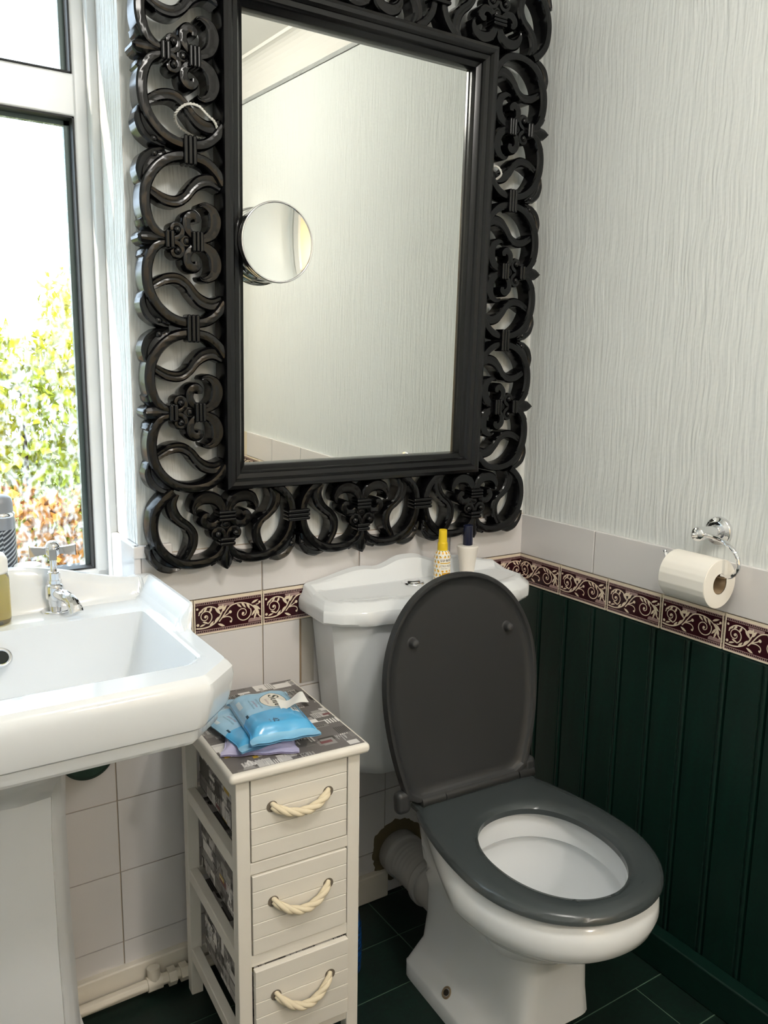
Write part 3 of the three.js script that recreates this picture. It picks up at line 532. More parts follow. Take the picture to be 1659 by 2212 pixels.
// ---------- toilet ----------
{
  const TX = -0.376, TZ = 0.028, TURN = -0.05;
  const t = thing('toilet', 'white close coupled toilet with grey seat standing open in the corner', 'toilet', [TX, 0, TZ], TURN);
  const N = 96;
  const egg = (a, zr, zf, e = 2, er = e, zc = null) => {     // half width a, rear zr, front zf, exponent front / rear
    const c = zc ?? zr + (zf - zr) * 0.46, out = [];
    for (let k = 0; k < N; k++) { const an = k / N * Math.PI * 2, s = Math.sin(an), co = -Math.cos(an), ex = co > 0 ? e : er; const f = Math.pow(Math.pow(Math.abs(s), ex) + Math.pow(Math.abs(co), ex), -1 / ex); out.push([a * s * f, c + co * f * (co > 0 ? zf - c : c - zr)]); }
    return out;
  };
  const pear = (w0, wm, zr, zf, zm, e = 2.15, pw = 1.6) => {    // narrow straight rear of half width w0, widest wm at zm, rounded front
    const half = [], H = N / 2;
    for (let k = 0; k <= H; k++) { const u = k / N; if (u < 0.09) half.push([w0 * 0.93 * u / 0.09, zr]); else if (u < 0.25) { const f = (u - 0.09) / 0.16; half.push([wm - (wm - w0) * Math.pow(1 - f, pw), lerp(zr + 0.006, zm, f)]); } else { const a = (u - 0.25) / 0.25 * Math.PI / 2, c = Math.cos(a), q = Math.sin(a), f = Math.pow(Math.pow(c, e) + Math.pow(q, e), -1 / e); half.push([wm * c * f, zm + (zf - zm) * q * f]); } }
    half[0][0] = 0; half[H][0] = 0; const out = half.slice(0, -1); for (let k = H; k > 0; k--) out.push([-half[k][0], half[k][1]]); return out;
  };
  const at = (o, y) => o.map(([x, z]) => V3(x, y, z));
  const pan = [];
  for (const [y, a, zr, zf, e, er] of [[0, 0.130, 0.228, 0.47, 10, 12], [0.03, 0.130, 0.228, 0.47, 10, 12], [0.034, 0.127, 0.23, 0.475, 10, 12], [0.062, 0.104, 0.232, 0.53, 9, 11], [0.075, 0.093, 0.233, 0.572, 8, 10], [0.13, 0.086, 0.233, 0.572, 7, 9], [0.20, 0.085, 0.231, 0.572, 6, 9], [0.225, 0.091, 0.228, 0.58, 4.5, 8]]) pan.push(at(egg(a, zr, zf, e, er), y));
  for (const [y, w0, wm, zr, zf] of [[0.25, 0.080, 0.108, 0.215, 0.600], [0.272, 0.075, 0.130, 0.20, 0.634], [0.282, 0.07, 0.139, 0.19, 0.650], [0.286, 0.066, 0.146, 0.18, 0.658], [0.30, 0.063, 0.156, 0.17, 0.674], [0.312, 0.060, 0.164, 0.165, 0.688], [0.318, 0.058, 0.176, 0.16, 0.704], [0.332, 0.058, 0.186, 0.155, 0.719], [0.352, 0.058, 0.190, 0.15, 0.726], [0.375, 0.058, 0.188, 0.15, 0.724], [0.390, 0.056, 0.181, 0.152, 0.714], [0.397, 0.052, 0.171, 0.156, 0.702]]) pan.push(at(pear(w0, wm, zr, zf, 0.49, 2.15, 1.15), y));
  for (const [y, a, zr, zf] of [[0.3985, 0.15, 0.36, 0.668], [0.394, 0.138, 0.37, 0.664], [0.382, 0.133, 0.373, 0.660], [0.345, 0.132, 0.374, 0.659], [0.338, 0.140, 0.366, 0.667], [0.330, 0.141, 0.365, 0.668], [0.30, 0.134, 0.372, 0.655], [0.25, 0.110, 0.39, 0.61], [0.20, 0.080, 0.40, 0.56], [0.16, 0.056, 0.40, 0.52], [0.13, 0.045, 0.40, 0.50]]) pan.push(at(egg(a, zr, zf, 2.2, 2.2, (zr + zf) / 2 - 0.005), y));
  add(t, 'pan', loft(pan, { capA: true, capB: true, crease: 0.7 }), M.porcelain);
  add(t, 'water', new THREE.ShapeGeometry(new THREE.Shape(egg(0.052, 0.401, 0.512, 2.2, 2.2).map(([x, z]) => V2(x, -z)))).rotateX(-Math.PI / 2).translate(0, 0.155, 0), phy('#dfe9e4', 0.02, { transmission: 0.9, thickness: 0, ior: 1.33 }));
  for (const s of [-1, 1]) { const b = add(t, 'bolt_hole', lathe([[0, 0.002], [0.007, 0.002], [0.008, 0.004], [0.0105, 0.0045], [0.012, 0.003], [0.0125, 0]], 24), std('#8b7a62', 0.6), [s * 0.113, 0.047, 0.375], [0, 0, -s * 0.85]); add(b, 'screw', cyl(0.0062, 0.0062, 0.003, 0, 0.003, 0, 16), std('#2a241d', 0.6)); }
  // cistern: serpentine front
  const front = (x, k = 1) => { const u = Math.abs(x) / 0.25; return 0.122 + k * (0.030 * (1 - sstep(u, 0.66, 0.98)) + 0.032 * (1 - sstep(u, 0.12, 0.60))); };
  const C = (a, dz, y, zb = 0, k = 1) => {
    const o = []; const M2 = 60;
    o.push(V3(-a, y, zb)); o.push(V3(-a, y, zb + 0.05 + dz * 0.3)); o.push(V3(-a, y, 0.098 + dz));
    for (let i = 0; i <= M2; i++) { const x = lerp(-a * 0.905, a * 0.905, i / M2); o.push(V3(x, y, front(x * 0.25 / a, k) + dz)); }
    o.push(V3(a, y, 0.098 + dz)); o.push(V3(a, y, zb + 0.05 + dz * 0.3)); o.push(V3(a, y, zb));
    for (let i = 1; i < 40; i++) o.push(V3(lerp(a, -a, i / 40), y, zb));
    return o.reverse();
  };
  const body = []; for (const [y, a, dz] of [[0.402, 0.10, -0.045], [0.410, 0.185, -0.022], [0.425, 0.198, -0.012], [0.44, 0.202, -0.008], [0.6, 0.220, -0.004], [0.768, 0.238, 0.0]]) body.push(C(a, dz, y).reverse().slice().reverse());
  const cis = add(t, 'cistern', loft(body, { capA: true, capB: true, crease: 0.5 }), M.porcelain);
  // lid of the cistern with its raised wavy back
  const hump = (x) => { const u = Math.abs(x) / 0.275; return 0.010 + 0.022 * (1 - sstep(u, 0.45, 1)) + 0.004 * sstep(u, 0.30, 0.42) * (1 - sstep(u, 0.42, 0.75)) + 0.020 * (1 - sstep(u, 0.05, 0.30)); };
  const lidL = [];
  for (const [y, a, dz, kind] of [[0.760, 0.243, 0.004], [0.762, 0.262, 0.018], [0.768, 0.266, 0.021], [0.786, 0.266, 0.021], [0.792, 0.264, 0.019], [0.800, 0.258, 0.008], [0.806, 0.254, 0.002], [0.8085, 0.248, -0.004]]) lidL.push(C(a, dz, y, -0.004));
  const last = C(0.248, -0.004, 0.8085, -0.004), nL = 22;
  const rise = (x, z) => hump(x) * (1 - sstep(z, 0.010, 0.026)) * (1 - 0.15 * sstep(z, -0.01, 0.01));
  lidL[lidL.length - 1] = last.map((p) => V3(p.x, p.y + rise(p.x, p.z), p.z));
  lidL[lidL.length - 2] = C(0.254, 0.002, 0.806, -0.004).map((p) => V3(p.x, p.y + rise(p.x, p.z) * 0.93, p.z));
  for (let i = 1; i <= nL; i++) { const f = i / nL; lidL.push(last.map((p) => { const z = lerp(p.z, 0.075, f), x = p.x * lerp(1, 0.9, f); return V3(x, 0.8085 - 0.003 * sstep(f, 0.1, 0.35) + rise(x, z), z); })); }
  add(t, 'cistern_lid', loft(lidL, { capA: true, capB: true, crease: 0.6 }), M.porcelain);
  const b = add(t, 'flush_button', lathe([[0, 0.0075], [0.012, 0.007], [0.0155, 0.0055], [0.0165, 0.003], [0.0175, 0.0025], [0.022, 0.004], [0.024, 0.0025], [0.025, 0]], 48), M.chrome, [-0.014, 0.8058, 0.055]);
  // seat ring
  const seatO = (d) => pear(0.146 - d, 0.187 - d, 0.284 + d, 0.728 - d, 0.52, 2.12, 1.9), seatI = (d) => egg(0.119 + d, 0.383 - d, 0.676 + d, 2.1, 2.2, 0.525);
  const sl = [at(seatI(0.0), 0.403), at(seatI(0.0), 0.412), at(seatI(0.004), 0.4165), at(seatI(0.014), 0.4195), at(seatI(0.026), 0.4205), at(seatO(0.028), 0.4215), at(seatO(0.014), 0.4205), at(seatO(0.005), 0.4165), at(seatO(0.001), 0.411), at(seatO(0), 0.405), at(seatO(0.004), 0.401), at(seatI(0.0), 0.401), at(seatI(0.0), 0.403)];
  add(t, 'seat', loft(sl, { crease: 0.6 }), M.seat);
  // hinge
  const hz = 0.292, hy = 0.4245;
  const hin = add(t, 'hinge_bar', join(cyl(0.0115, 0.0115, 0.185, 0, 0, 0, 28).rotateZ(Math.PI / 2).translate(0.015, hy, hz), cyl(0.0125, 0.0125, 0.055, 0, 0, 0, 28).rotateZ(Math.PI / 2).translate(-0.107, hy, hz), cyl(0.0125, 0.0125, 0.04, 0, 0, 0, 28).rotateZ(Math.PI / 2).translate(0.13, hy, hz)), M.hinge);
  add(hin, 'hinge_plate', rbox(0.29, 0.012, 0.05, 0.004, 0, hy - 0.012, hz + 0.004), M.seat);
  add(hin, 'hinge_clip', join(box(0.034, 0.0012, 0.0015, 0.018, hy + 0.0105, hz + 0.0052), box(0.0012, 0.006, 0.0015, 0.0016, hy + 0.0075, hz + 0.0085)), M.chrome);
  // lid standing open, leaning on the cistern; local y runs up the lid, +z faces the room
  const L = new THREE.Group(); L.name = 'lid'; L.position.set(-0.016, hy, hz); L.rotation.x = -0.135; t.add(L);
  const lo = (d, z) => pear(0.148 - d, 0.188 - d, 0.002 + d, 0.450 - d, 0.225, 2.12, 1.9).map(([x, y]) => V3(x, y, z));
  const ll = [lo(0.03, -0.022), lo(0.008, -0.018), lo(0.0, -0.008), lo(0, 0.004), lo(0.002, 0.0075), lo(0.005, 0.008), lo(0.009, 0.0065), lo(0.012, 0.001), lo(0.016, -0.002), lo(0.03, -0.003)].map((l) => l.slice().reverse());
  const shell = add(L, 'lid_shell', loft(ll, { capA: true, capB: true, crease: 0.6 }), M.seatLid);
  for (const [x, y] of [[-0.116, 0.322], [0.118, 0.322]]) add(L, 'buffer', lathe([[0, 0.016], [0.006, 0.0155], [0.0085, 0.012], [0.0085, 0.001], [0.012, 0]], 24).rotateX(Math.PI / 2).translate(x, y, -0.003), M.rubber);
  for (const s of [-1, 1]) add(L, 'lid_lug', rbox(0.034, 0.046, 0.026, 0.0125, s * 0.158, 0.010, -0.004, 4), M.seatLid);
}
{ // waste connector
  const t = thing('waste_pipe', 'grey ribbed waste pipe joining the toilet to the wall', 'pipe', [-0.372, 0.108, 0.008]);
  const prof = [[0.044, 0.0], [0.054, 0.0], [0.054, 0.03], [0.0555, 0.033], [0.0555, 0.040], [0.052, 0.043], [0.050, 0.046]]; for (let i = 0; i < 6; i++) prof.push([0.050, 0.05 + i * 0.014], [0.0485, 0.053 + i * 0.014], [0.050, 0.058 + i * 0.014]); prof.push([0.050, 0.140], [0.056, 0.142], [0.057, 0.146], [0.057, 0.158], [0.055, 0.161], [0.05, 0.161], [0.05, 0.22]);
  add(t, 'pipe', lathe(prof, 48).rotateX(Math.PI / 2), M.pipeGrey);
  t.rotation.y = -0.05;
  const sh = [], n = 72; for (const [k, z] of [[0.052, 0.0], [0.052, 0.006], [0.062, 0.007], [0.072, 0.004], [0.078, 0.0]]) { const l = []; for (let i = 0; i < n; i++) { const a = i / n * 6.283, w = 1 + (k > 0.055 ? 0.16 * noise.noise(Math.cos(a) * 2.2, Math.sin(a) * 2.2, 3.1) + 0.08 * noise.noise(Math.cos(a) * 7, Math.sin(a) * 7, 1.7) : 0); l.push(V3(Math.cos(a) * k * w, Math.sin(a) * k * w, z)); } sh.push(l); }
  add(t, 'mortar_ring', loft(sh, { crease: 1.2 }), M.mortar);
}

// ---------- slim chest of drawers ----------
const collage = (w, h, sd) => canvasTex(w, h, (c) => {       // black and white city print: blocks, stripes, roofs and scraps of tint
  const keep = seed; seed = sd;
  c.fillStyle = '#6f6a68'; c.fillRect(0, 0, w, h);
  for (let i = 0; i < 150; i++) {
    const x = rr(-40, w), y = rr(-40, h), a = rr(20, 110), b = rr(14, 80), g = Math.floor(30 + 215 * Math.pow(rnd(), 0.9)), k = rnd();
    c.fillStyle = `rgb(${g + 4},${g},${g - 4})`;
    if (k < 0.5) c.fillRect(x, y, a, b);
    else if (k < 0.7) { c.beginPath(); c.moveTo(x, y + b); c.lineTo(x + a * 0.5, y); c.lineTo(x + a, y + b); c.fill(); }
    else { const n = Math.floor(rr(4, 10)); for (let j = 0; j < n; j++) c.fillRect(x + j * a / n, y, a / n * 0.55, b); }
  }
  for (let i = 0; i < 26; i++) { const g = Math.floor(rr(20, 235)); c.strokeStyle = `rgb(${g},${g},${g})`; c.lineWidth = rr(1, 4); const x = rr(0, w), y = rr(0, h); for (let j = 0; j < 6; j++) { c.beginPath(); c.moveTo(x + j * 9, y); c.lineTo(x + j * 9 + rr(-4, 4), y + rr(20, 70)); c.stroke(); } }
  for (let i = 0; i < 5; i++) { c.fillStyle = i < 2 ? '#7a4a4c' : i < 4 ? '#b99a3c' : '#5a4a44'; c.fillRect(rr(0, w), rr(0, h), rr(20, 70), rr(14, 34)); }
  for (let i = 0; i < 30; i++) { const x = rr(0, w), y = rr(0, h); c.fillStyle = i % 2 ? '#e9e5df' : '#231f1f'; for (let j = 0; j < 4; j++) c.fillRect(x + j * 11, y, 6, 9); }
  seed = keep;
});
{
  const t = thing('drawer_chest', 'narrow white wooden chest of three drawers with rope handles beside the basin', 'drawers', [-0.817, 0, 0.222], -0.05);
  const W = 0.230, D = 0.315, H = 0.612, P = 0.024;         // outside of the posts, underside of the top
  const hx = W / 2, hz = D / 2;
  for (const sx of [-1, 1]) for (const sz of [-1, 1]) add(t, 'post', rbox(P, H, P, 0.002, sx * (hx - P / 2), H / 2, sz * (hz - P / 2)), M.cabinet);
  const top = add(t, 'top', rbox(W + 0.028, 0.018, D + 0.028, 0.008, 0, H + 0.009, 0, 4), M.cabinet);
  const tp = box(W + 0.012, 0.0012, D + 0.014, 0, H + 0.0181, -0.002); add(top, 'printed_top', tp, std('#ffffff', 0.3, { map: collage(640, 840, 11) }));
  const rails = [0.585, 0.446, 0.272, 0.094];
  for (const sx of [-1, 1]) for (const y of rails) add(t, 'side_rail', rbox(0.018, 0.026, D - 2 * P + 0.002, 0.002, sx * (hx - 0.011), y, 0), M.cabinet);
  for (const y of rails.slice(1)) for (const sz of [1, -1]) add(t, 'cross_rail', rbox(W - 2 * P + 0.002, 0.022, 0.018, 0.002, 0, y, sz * (hz - 0.0105)), M.cabinet);
  const dr = [[0.4575, 0.6115, 0], [0.2835, 0.435, 0.0015], [0.106, 0.261, 0.010]];
  const side = [collage(512, 300, 23), collage(512, 300, 57), collage(512, 300, 91)];
  dr.forEach(([y0, y1, out], i) => {
    const d = new THREE.Group(); d.name = 'drawer'; d.position.set(0, 0, out); t.add(d);
    const w = W - 2 * P - 0.004, h = y1 - y0 - 0.003, yc = (y0 + y1) / 2, fz = hz - 0.006;
    const slats = 5, sh = h / slats, HX = 0.052, HY = 0.018;
    const boards = [];
    for (let k = 0; k < slats; k++) boards.push(rbox(w, sh - 0.0006, 0.012, 0.0014, 0, y0 + 0.0015 + (k + 0.5) * sh, fz));
    boards.forEach((g) => add(d, 'front_board', g, M.cabinet));
    const body = span(-w / 2 + 0.003, w / 2 - 0.003, [0.459, 0.285, 0.108][i], y1 - 0.004, -hz + 0.02, fz - 0.006);
    add(d, 'box', body, std('#ffffff', 0.6, { map: side[i] }));
    // rope handle through two holes
    for (const s of [-1, 1]) add(d, 'handle_hole', cyl(0.0098, 0.0098, 0.0012, s * HX, 0, 0, 28).rotateX(Math.PI / 2).translate(0, yc + HY, fz + 0.0062), std('#6f665a', 0.9));
    const sag = [0.016, 0.024, 0.030][i], path = (u) => { const x = lerp(-HX, HX, u), q = 4 * u * (1 - u); return V3(x, yc + HY + 0.001 - sag * q, fz + 0.004 + 0.017 * Math.pow(q, 0.55)); };
    const strands = [];
    for (let k = 0; k < 3; k++) { const pts = []; for (let j = 0; j <= 44; j++) { const u = j / 44, p = path(u), a = u * 11 + k * 2.094; pts.push(V3(p.x, p.y + Math.cos(a) * 0.0036, p.z + Math.sin(a) * 0.0036)); } strands.push(tube(pts, 0.0047, 66, 8)); }
    add(d, 'rope_handle', join(strands), M.rope);
  });
}
// ---------- packs of wipes on the chest ----------
{
  const packTex = canvasTex(600, 1000, (c, w, h) => {
    c.fillStyle = '#9cc8e2'; c.fillRect(0, 0, w, h);
    c.fillStyle = '#55aee0'; c.beginPath(); c.moveTo(0, 620); c.bezierCurveTo(200, 540, 380, 600, 600, 560); c.lineTo(600, 930); c.lineTo(0, 930); c.fill();
    c.fillStyle = '#86bfe0'; c.fillRect(0, 900, w, 100);
    c.fillStyle = '#e9e3d6'; c.beginPath(); c.ellipse(370, 370, 125, 150, 0, 0, 7); c.fill();
    c.strokeStyle = '#4e6672'; c.lineWidth = 6; c.beginPath(); c.ellipse(370, 370, 127, 152, 0, 0, 7); c.stroke();
    const along = (x, y, font, col, str) => { c.save(); c.translate(x, y); c.rotate(Math.PI / 2); c.font = font; c.fillStyle = col; c.textAlign = 'center'; c.fillText(str, 0, 0); c.restore(); };
    along(355, 370, 'italic bold 130px serif', '#2f3d34', 'Soft'); along(295, 380, '30px sans-serif', '#7a5f72', 'sensitive');
    along(210, 400, '30px sans-serif', '#4f7188', 'toilet tissue wipes'); along(170, 400, '30px sans-serif', '#8f4a66', 'gentle clean'); along(135, 400, '24px sans-serif', '#4f7188', 'moist and flushable');
    along(235, 790, 'bold 76px sans-serif', '#1d3f58', '42'); along(200, 790, '26px sans-serif', '#1d3f58', 'wipes');
    c.fillStyle = '#d9e6ea'; c.fillRect(470, 560, 70, 110); c.fillStyle = '#3d5a6a'; c.fillRect(490, 580, 14, 70); c.fillRect(515, 590, 10, 50);
    c.strokeStyle = '#5d8296'; c.lineWidth = 5; c.beginPath(); c.ellipse(270, 120, 60, 28, 0, 0, 7); c.stroke();
    c.fillStyle = '#c9dbe4'; c.fillRect(30, 250, 36, 150); c.fillStyle = '#2c4a5c'; c.fillRect(40, 560, 20, 60);
  });
  const pack = (W, L, H, puff, wob) => {                    // a soft pack with a flat crimped seam at both ends
    const nx = 22, nz = 34, top = [], bot = [];
    const pos = [], uv = [], idx = [];
    const f = (u, v, sgn) => { const ex = Math.min(v, 1 - v), seam = sstep(ex, 0.05, 0.16), sx = Math.pow(Math.max(0, 1 - Math.pow(Math.abs(2 * u - 1), 5)), 0.6), wr = noise.noise(u * 4, v * 6, wob) * 0.0022 + noise.noise(u * 11, v * 15, wob + 4) * 0.0009; return sgn > 0 ? 0.002 + (H * sx * (0.25 + 0.75 * seam) + wr * seam) * (0.15 + 0.85 * seam) + (1 - seam) * (0.002 + 0.0009 * Math.sin(u * 19)) : 0.0004 + (1 - sx) * H * 0.4 * seam + (1 - seam) * (0.0012 + 0.0009 * Math.sin(u * 19)); };
    for (const s of [1, -1]) { const at0 = pos.length / 3; for (let j = 0; j <= nz; j++) for (let i = 0; i <= nx; i++) { const u = i / nx, v = j / nz, seam = sstep(Math.min(v, 1 - v), 0.05, 0.16); pos.push((u - 0.5) * W * (1 + 0.10 * (1 - seam)), f(u, v, s), (v - 0.5) * L); uv.push(u, 1 - v); } for (let j = 0; j < nz; j++) for (let i = 0; i < nx; i++) { const a = at0 + j * (nx + 1) + i, b = a + 1, c = a + nx + 1, d = c + 1; s > 0 ? idx.push(a, c, b, b, c, d) : idx.push(a, b, c, b, d, c); } }
    const g = new THREE.BufferGeometry(); g.setAttribute('position', new THREE.Float32BufferAttribute(pos, 3)); g.setAttribute('uv', new THREE.Float32BufferAttribute(uv, 2)); g.setIndex(idx); g.computeVertexNormals(); return g;
  };
  const film = (tex, col) => phy(col, 0.22, { map: tex, side: THREE.DoubleSide, clearcoat: 0.4 });
  const Y = 0.632;
  const lav = thing('wipes_pack', 'lavender edged pack of wipes lowest in the pile on the chest', 'wipes', [-0.846, Y, 0.262], -0.42, 'packs of wipes on the chest');
  add(lav, 'pouch', pack(0.120, 0.185, 0.010, 0, 1.7), phy('#c9c4e4', 0.3, { side: THREE.DoubleSide }));
  const two = thing('wipes_pack', 'flat light blue pack of wipes in the middle of the pile', 'wipes', [-0.860, Y + 0.010, 0.246], 0.10, 'packs of wipes on the chest');
  add(two, 'pouch', pack(0.120, 0.190, 0.009, 0, 3.1), film(packTex, '#ffffff'));
  const one = thing('wipes_pack', 'plump light blue pack of wipes with the number 42, topmost of the pile', 'wipes', [-0.826, Y + 0.0205, 0.262], -0.14, 'packs of wipes on the chest');
  add(one, 'pouch', pack(0.112, 0.200, 0.022, 0, 5.3), film(packTex, '#ffffff'));
  add(one, 'resealable_flap', (() => { const g = new THREE.PlaneGeometry(0.052, 0.036, 12, 8); g.rotateX(-Math.PI / 2); const p = g.attributes.position; for (let i = 0; i < p.count; i++) { const x = p.getX(i), z = p.getZ(i); p.setY(i, 0.0008 + 0.006 * sstep(x, 0, 0.026) + 0.004 * Math.sin(x * 130 + z * 60)); } g.computeVertexNormals(); return g.translate(0.040, 0.0265, 0.004); })(), phy('#eceae4', 0.35, { side: THREE.DoubleSide }));
}
// ---------- toilet roll and its holder ----------
{
  const t = thing('toilet_roll_holder', 'chrome hooked toilet roll holder on the right wall', 'holder', [-0.0005, 0.972, 0.566]);
  const out = (g) => g.rotateZ(Math.PI / 2);               // lathe axis to -x
  add(t, 'wall_rose', out(lathe([[0, 0.012], [0.018, 0.0115], [0.0215, 0.010], [0.0225, 0.008], [0.026, 0.0075], [0.0285, 0.005], [0.029, 0]], 48)), M.chrome);
  add(t, 'post', out(lathe([[0.0135, 0.010], [0.0125, 0.028], [0.0122, 0.05], [0.0140, 0.054], [0.0140, 0.066], [0.0125, 0.070], [0.006, 0.072], [0.004, 0.073], [0.004, 0.081], [0.0, 0.082]], 40)), M.chrome);
  add(t, 'arm', rod([V3(-0.058, 0, 0.006), V3(-0.060, -0.001, 0.03), V3(-0.062, -0.006, 0.055), V3(-0.064, -0.022, 0.082), V3(-0.065, -0.046, 0.091), V3(-0.065, -0.066, 0.078), V3(-0.065, -0.0705, 0.055), V3(-0.065, -0.0705, 0.0), V3(-0.065, -0.0690, -0.052), V3(-0.065, -0.060, -0.066), V3(-0.065, -0.046, -0.074)], [0.0042, 0.0042], 90, 14), M.chrome);
  const r = thing('toilet_roll', 'white toilet roll hanging on the chrome holder', 'toilet roll', [-0.0655, 0.886, 0.570]);
  add(r, 'paper', lathe([[0.0200, -0.052], [0.0465, -0.052], [0.0475, -0.0505], [0.0475, 0.0505], [0.0465, 0.052], [0.0200, 0.052]], 72).rotateX(Math.PI / 2), M.paperRoll);
  add(r, 'card_tube', lathe([[0.0202, -0.051], [0.0202, 0.051], [0.0190, 0.051], [0.0190, -0.051], [0.0202, -0.051]], 48).rotateX(Math.PI / 2), M.card);
  add(r, 'loose_sheet', (() => { const l = []; for (let j = 0; j <= 20; j++) { const a = 2.1 + j / 20 * 1.5, q = 0.0482; l.push([V3(Math.cos(a) * q, Math.sin(a) * q, -0.0505), V3(Math.cos(a) * q, Math.sin(a) * q, 0.0505), V3(Math.cos(a) * (q - 0.0006), Math.sin(a) * (q - 0.0006), 0.0505), V3(Math.cos(a) * (q - 0.0006), Math.sin(a) * (q - 0.0006), -0.0505)]); } return loft(l, { capA: true, capB: true, crease: 0.5 }); })(), M.paperRoll);
}
// ---------- bottles on the cistern ----------
{
  const lemon = canvasTex(768, 512, (c, w, h) => {
    c.fillStyle = '#f4efe2'; c.fillRect(0, 0, w, h);
    const keep = seed; seed = 5;
    for (let i = 0; i < 12; i++) for (let j = 0; j < 7; j++) { const x = i * 64 + (j % 2) * 32 + 18, y = j * 72 + 34; c.save(); c.translate(x, y); c.rotate(rr(-0.5, 0.5)); c.fillStyle = '#f0b62c'; c.beginPath(); c.ellipse(0, 0, 17, 22, 0, 0, 7); c.fill(); c.fillStyle = '#c98f1c'; c.beginPath(); c.ellipse(5, 5, 7, 11, 0, 0, 7); c.fill(); c.fillStyle = '#33502c'; c.beginPath(); c.ellipse(-4, -24, 13, 5, 0.4, 0, 7); c.fill(); c.restore(); }
    seed = keep;
    c.fillStyle = '#f6f1e4'; c.fillRect(300, 110, 190, 200);
    c.fillStyle = '#2a2320'; c.font = 'bold 52px sans-serif'; c.textAlign = 'left'; c.fillText('LU·MIST', 304, 168);
    c.fillStyle = '#e0b23c'; c.fillRect(304, 186, 180, 16);
    c.fillStyle = '#3b332c'; c.font = '46px sans-serif'; c.save(); c.translate(304, 256); c.scale(0.6, 1); c.fillText('CITRUS FRESH', 0, 0); c.restore(); c.font = '18px sans-serif'; c.fillText('TOILET MIST', 316, 288);
    c.fillStyle = '#d9a227'; c.fillRect(330, 350, 150, 70);
  });
  const a = thing('lemon_spray_bottle', 'lemon patterned spray bottle with a yellow cap on the cistern', 'bottle', [-0.331, 0.8075, 0.106], -3.35);
  add(a, 'bottle', lathe([[0, 0], [0.0165, 0], [0.0185, 0.002], [0.0185, 0.058], [0.0165, 0.066], [0.0125, 0.071], [0.011, 0.072]], 48), std('#ffffff', 0.35, { map: lemon }));
  add(a, 'collar', lathe([[0.0110, 0.0705], [0.0118, 0.071], [0.0112, 0.088], [0.0095, 0.090]], 36), std('#e6c21e', 0.4));
  add(a, 'cap', lathe([[0.0098, 0.087], [0.0098, 0.090], [0.0088, 0.117], [0.0082, 0.118], [0.007, 0.1165], [0, 0.1165]], 36), std('#ecca24', 0.4));
  const b = thing('white_spray_bottle', 'tapered white bottle with a navy cap on the cistern', 'bottle', [-0.255, 0.8075, 0.100]);
  add(b, 'bottle', lathe([[0, 0], [0.0150, 0], [0.0162, 0.002], [0.0185, 0.030], [0.0238, 0.064], [0.0246, 0.070], [0.0235, 0.0725], [0.016, 0.074], [0, 0.0742]], 48), std('#e9e4dc', 0.4));
  add(b, 'cap', lathe([[0.0108, 0.0735], [0.0112, 0.076], [0.0108, 0.118], [0.0098, 0.120], [0.0088, 0.1185], [0, 0.1185]], 40), phy('#141a33', 0.15));
}
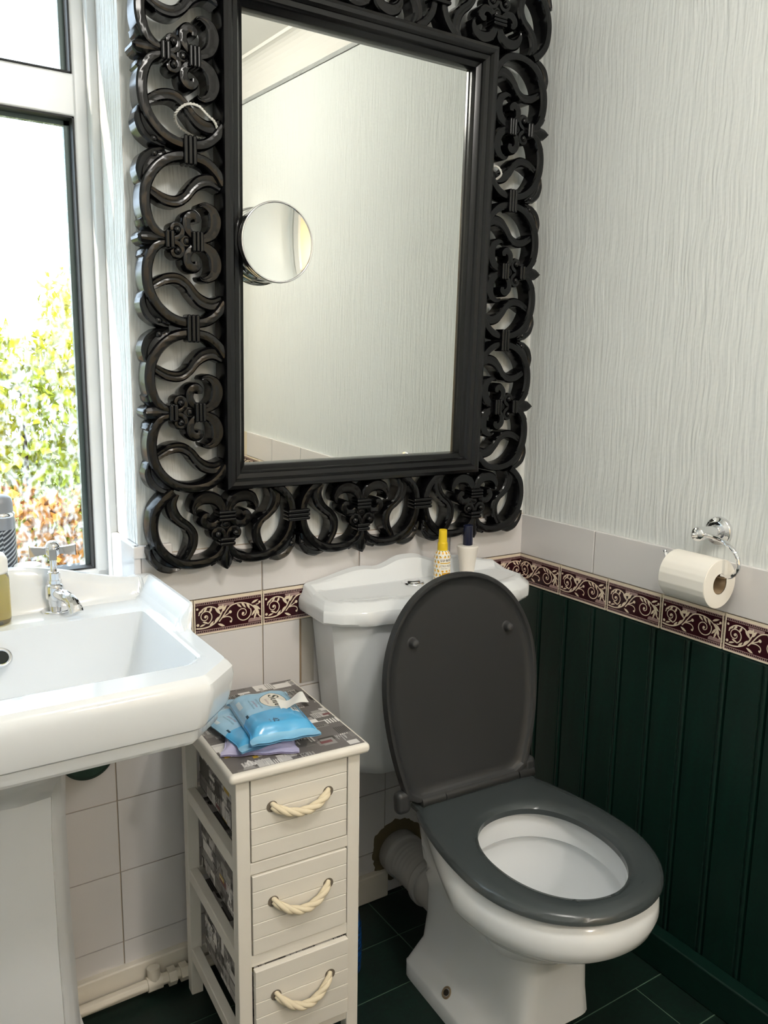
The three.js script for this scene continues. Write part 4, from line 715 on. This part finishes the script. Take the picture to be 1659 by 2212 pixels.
// ---------- odds and ends ----------
{
  const p = thing('floor_pipe', 'white painted pipe running along the skirting to the basin', 'pipe', [0, 0, 0]);
  add(p, 'pipe', rod([V3(-1.30, 0.028, 0.042), V3(-1.0, 0.030, 0.042), V3(-0.70, 0.032, 0.042)], [0.0115, 0.0115], 20, 16), M.pipeWhite);
  add(p, 'tee_fitting', join(rod([V3(-1.005, 0.030, 0.042), V3(-0.975, 0.030, 0.042)], [0.015, 0.015], 4, 16), rod([V3(-0.99, 0.030, 0.042), V3(-0.99, 0.062, 0.038)], [0.013, 0.013], 4, 16)), M.pipeWhite);
  for (const x of [-0.962, -0.937]) add(p, 'nut', rod([V3(x, 0.030, 0.042), V3(x + 0.016, 0.030, 0.042)], [0.0185, 0.0185], 2, 6), M.pipeWhite);
  const g = thing('wall_vent_disc', 'dark green round disc on the tiled wall behind the basin', 'disc', [-1.092, 0.545, 0.0075]);
  add(g, 'plate', lathe([[0, 0.010], [0.044, 0.010], [0.047, 0.006], [0.051, 0.005], [0.052, 0]], 56).rotateX(Math.PI / 2), std('#2b463c', 0.7, { bumpMap: plasterBump, bumpScale: 0.001 }));
  add(g, 'rim', new THREE.TorusGeometry(0.0475, 0.003, 10, 56).translate(0, 0, 0.008), std('#22382f', 0.7));
  const blueT = dataTex(256, (u, v) => { const n = tnoise(u, v, 24, 24, 5), k = n > 0.12 ? 1.6 : n < -0.2 ? 0.45 : 1; return [0.03 * k, 0.22 * k, 0.42 * k]; }, true);
  const bl = thing('blue_tub', 'blue speckled tub on the floor behind the chest of drawers', 'tub', [-0.623, 0.0005, 0.178]);
  add(bl, 'body', lathe([[0, 0], [0.034, 0], [0.039, 0.004], [0.041, 0.05], [0.039, 0.11], [0.034, 0.122]], 44), std('#ffffff', 0.5, { map: blueT }));
  add(bl, 'lid', lathe([[0.0355, 0.120], [0.036, 0.124], [0.034, 0.134], [0.028, 0.138], [0, 0.139]], 44), std('#0d3a6b', 0.4));
  const cord = (pts, lab) => { const c = new THREE.CatmullRomCurve3(pts, true), st = []; for (let k = 0; k < 2; k++) { const q = []; for (let i = 0; i < 90; i++) { const u = i / 90, P = c.getPointAt(u), a = u * 120 + k * 3.14; q.push(V3(P.x + Math.cos(a) * 0.0012, P.y + Math.sin(a) * 0.0012, P.z)); } st.push(tube(q, 0.0016, 180, 6, true)); } tag(add(scene, 'string_loop', join(st), std('#d8d6d0', 0.9)), lab, 'string', 'strings tied to the mirror frame'); };
  cord([V3(-0.900, 1.708, 0.062), V3(-0.884, 1.722, 0.072), V3(-0.864, 1.722, 0.074), V3(-0.846, 1.710, 0.072), V3(-0.832, 1.702, 0.068), V3(-0.826, 1.692, 0.062), V3(-0.832, 1.684, 0.046), V3(-0.850, 1.682, 0.030), V3(-0.885, 1.695, 0.030)], 'white string looped round a scroll on the left of the mirror frame');
  cord([V3(-0.194, 1.712, 0.050), V3(-0.184, 1.714, 0.070), V3(-0.174, 1.700, 0.074), V3(-0.178, 1.690, 0.060), V3(-0.190, 1.694, 0.040)], 'white string looped round a scroll on the right of the mirror frame');
}

renderer.render(scene, camera);
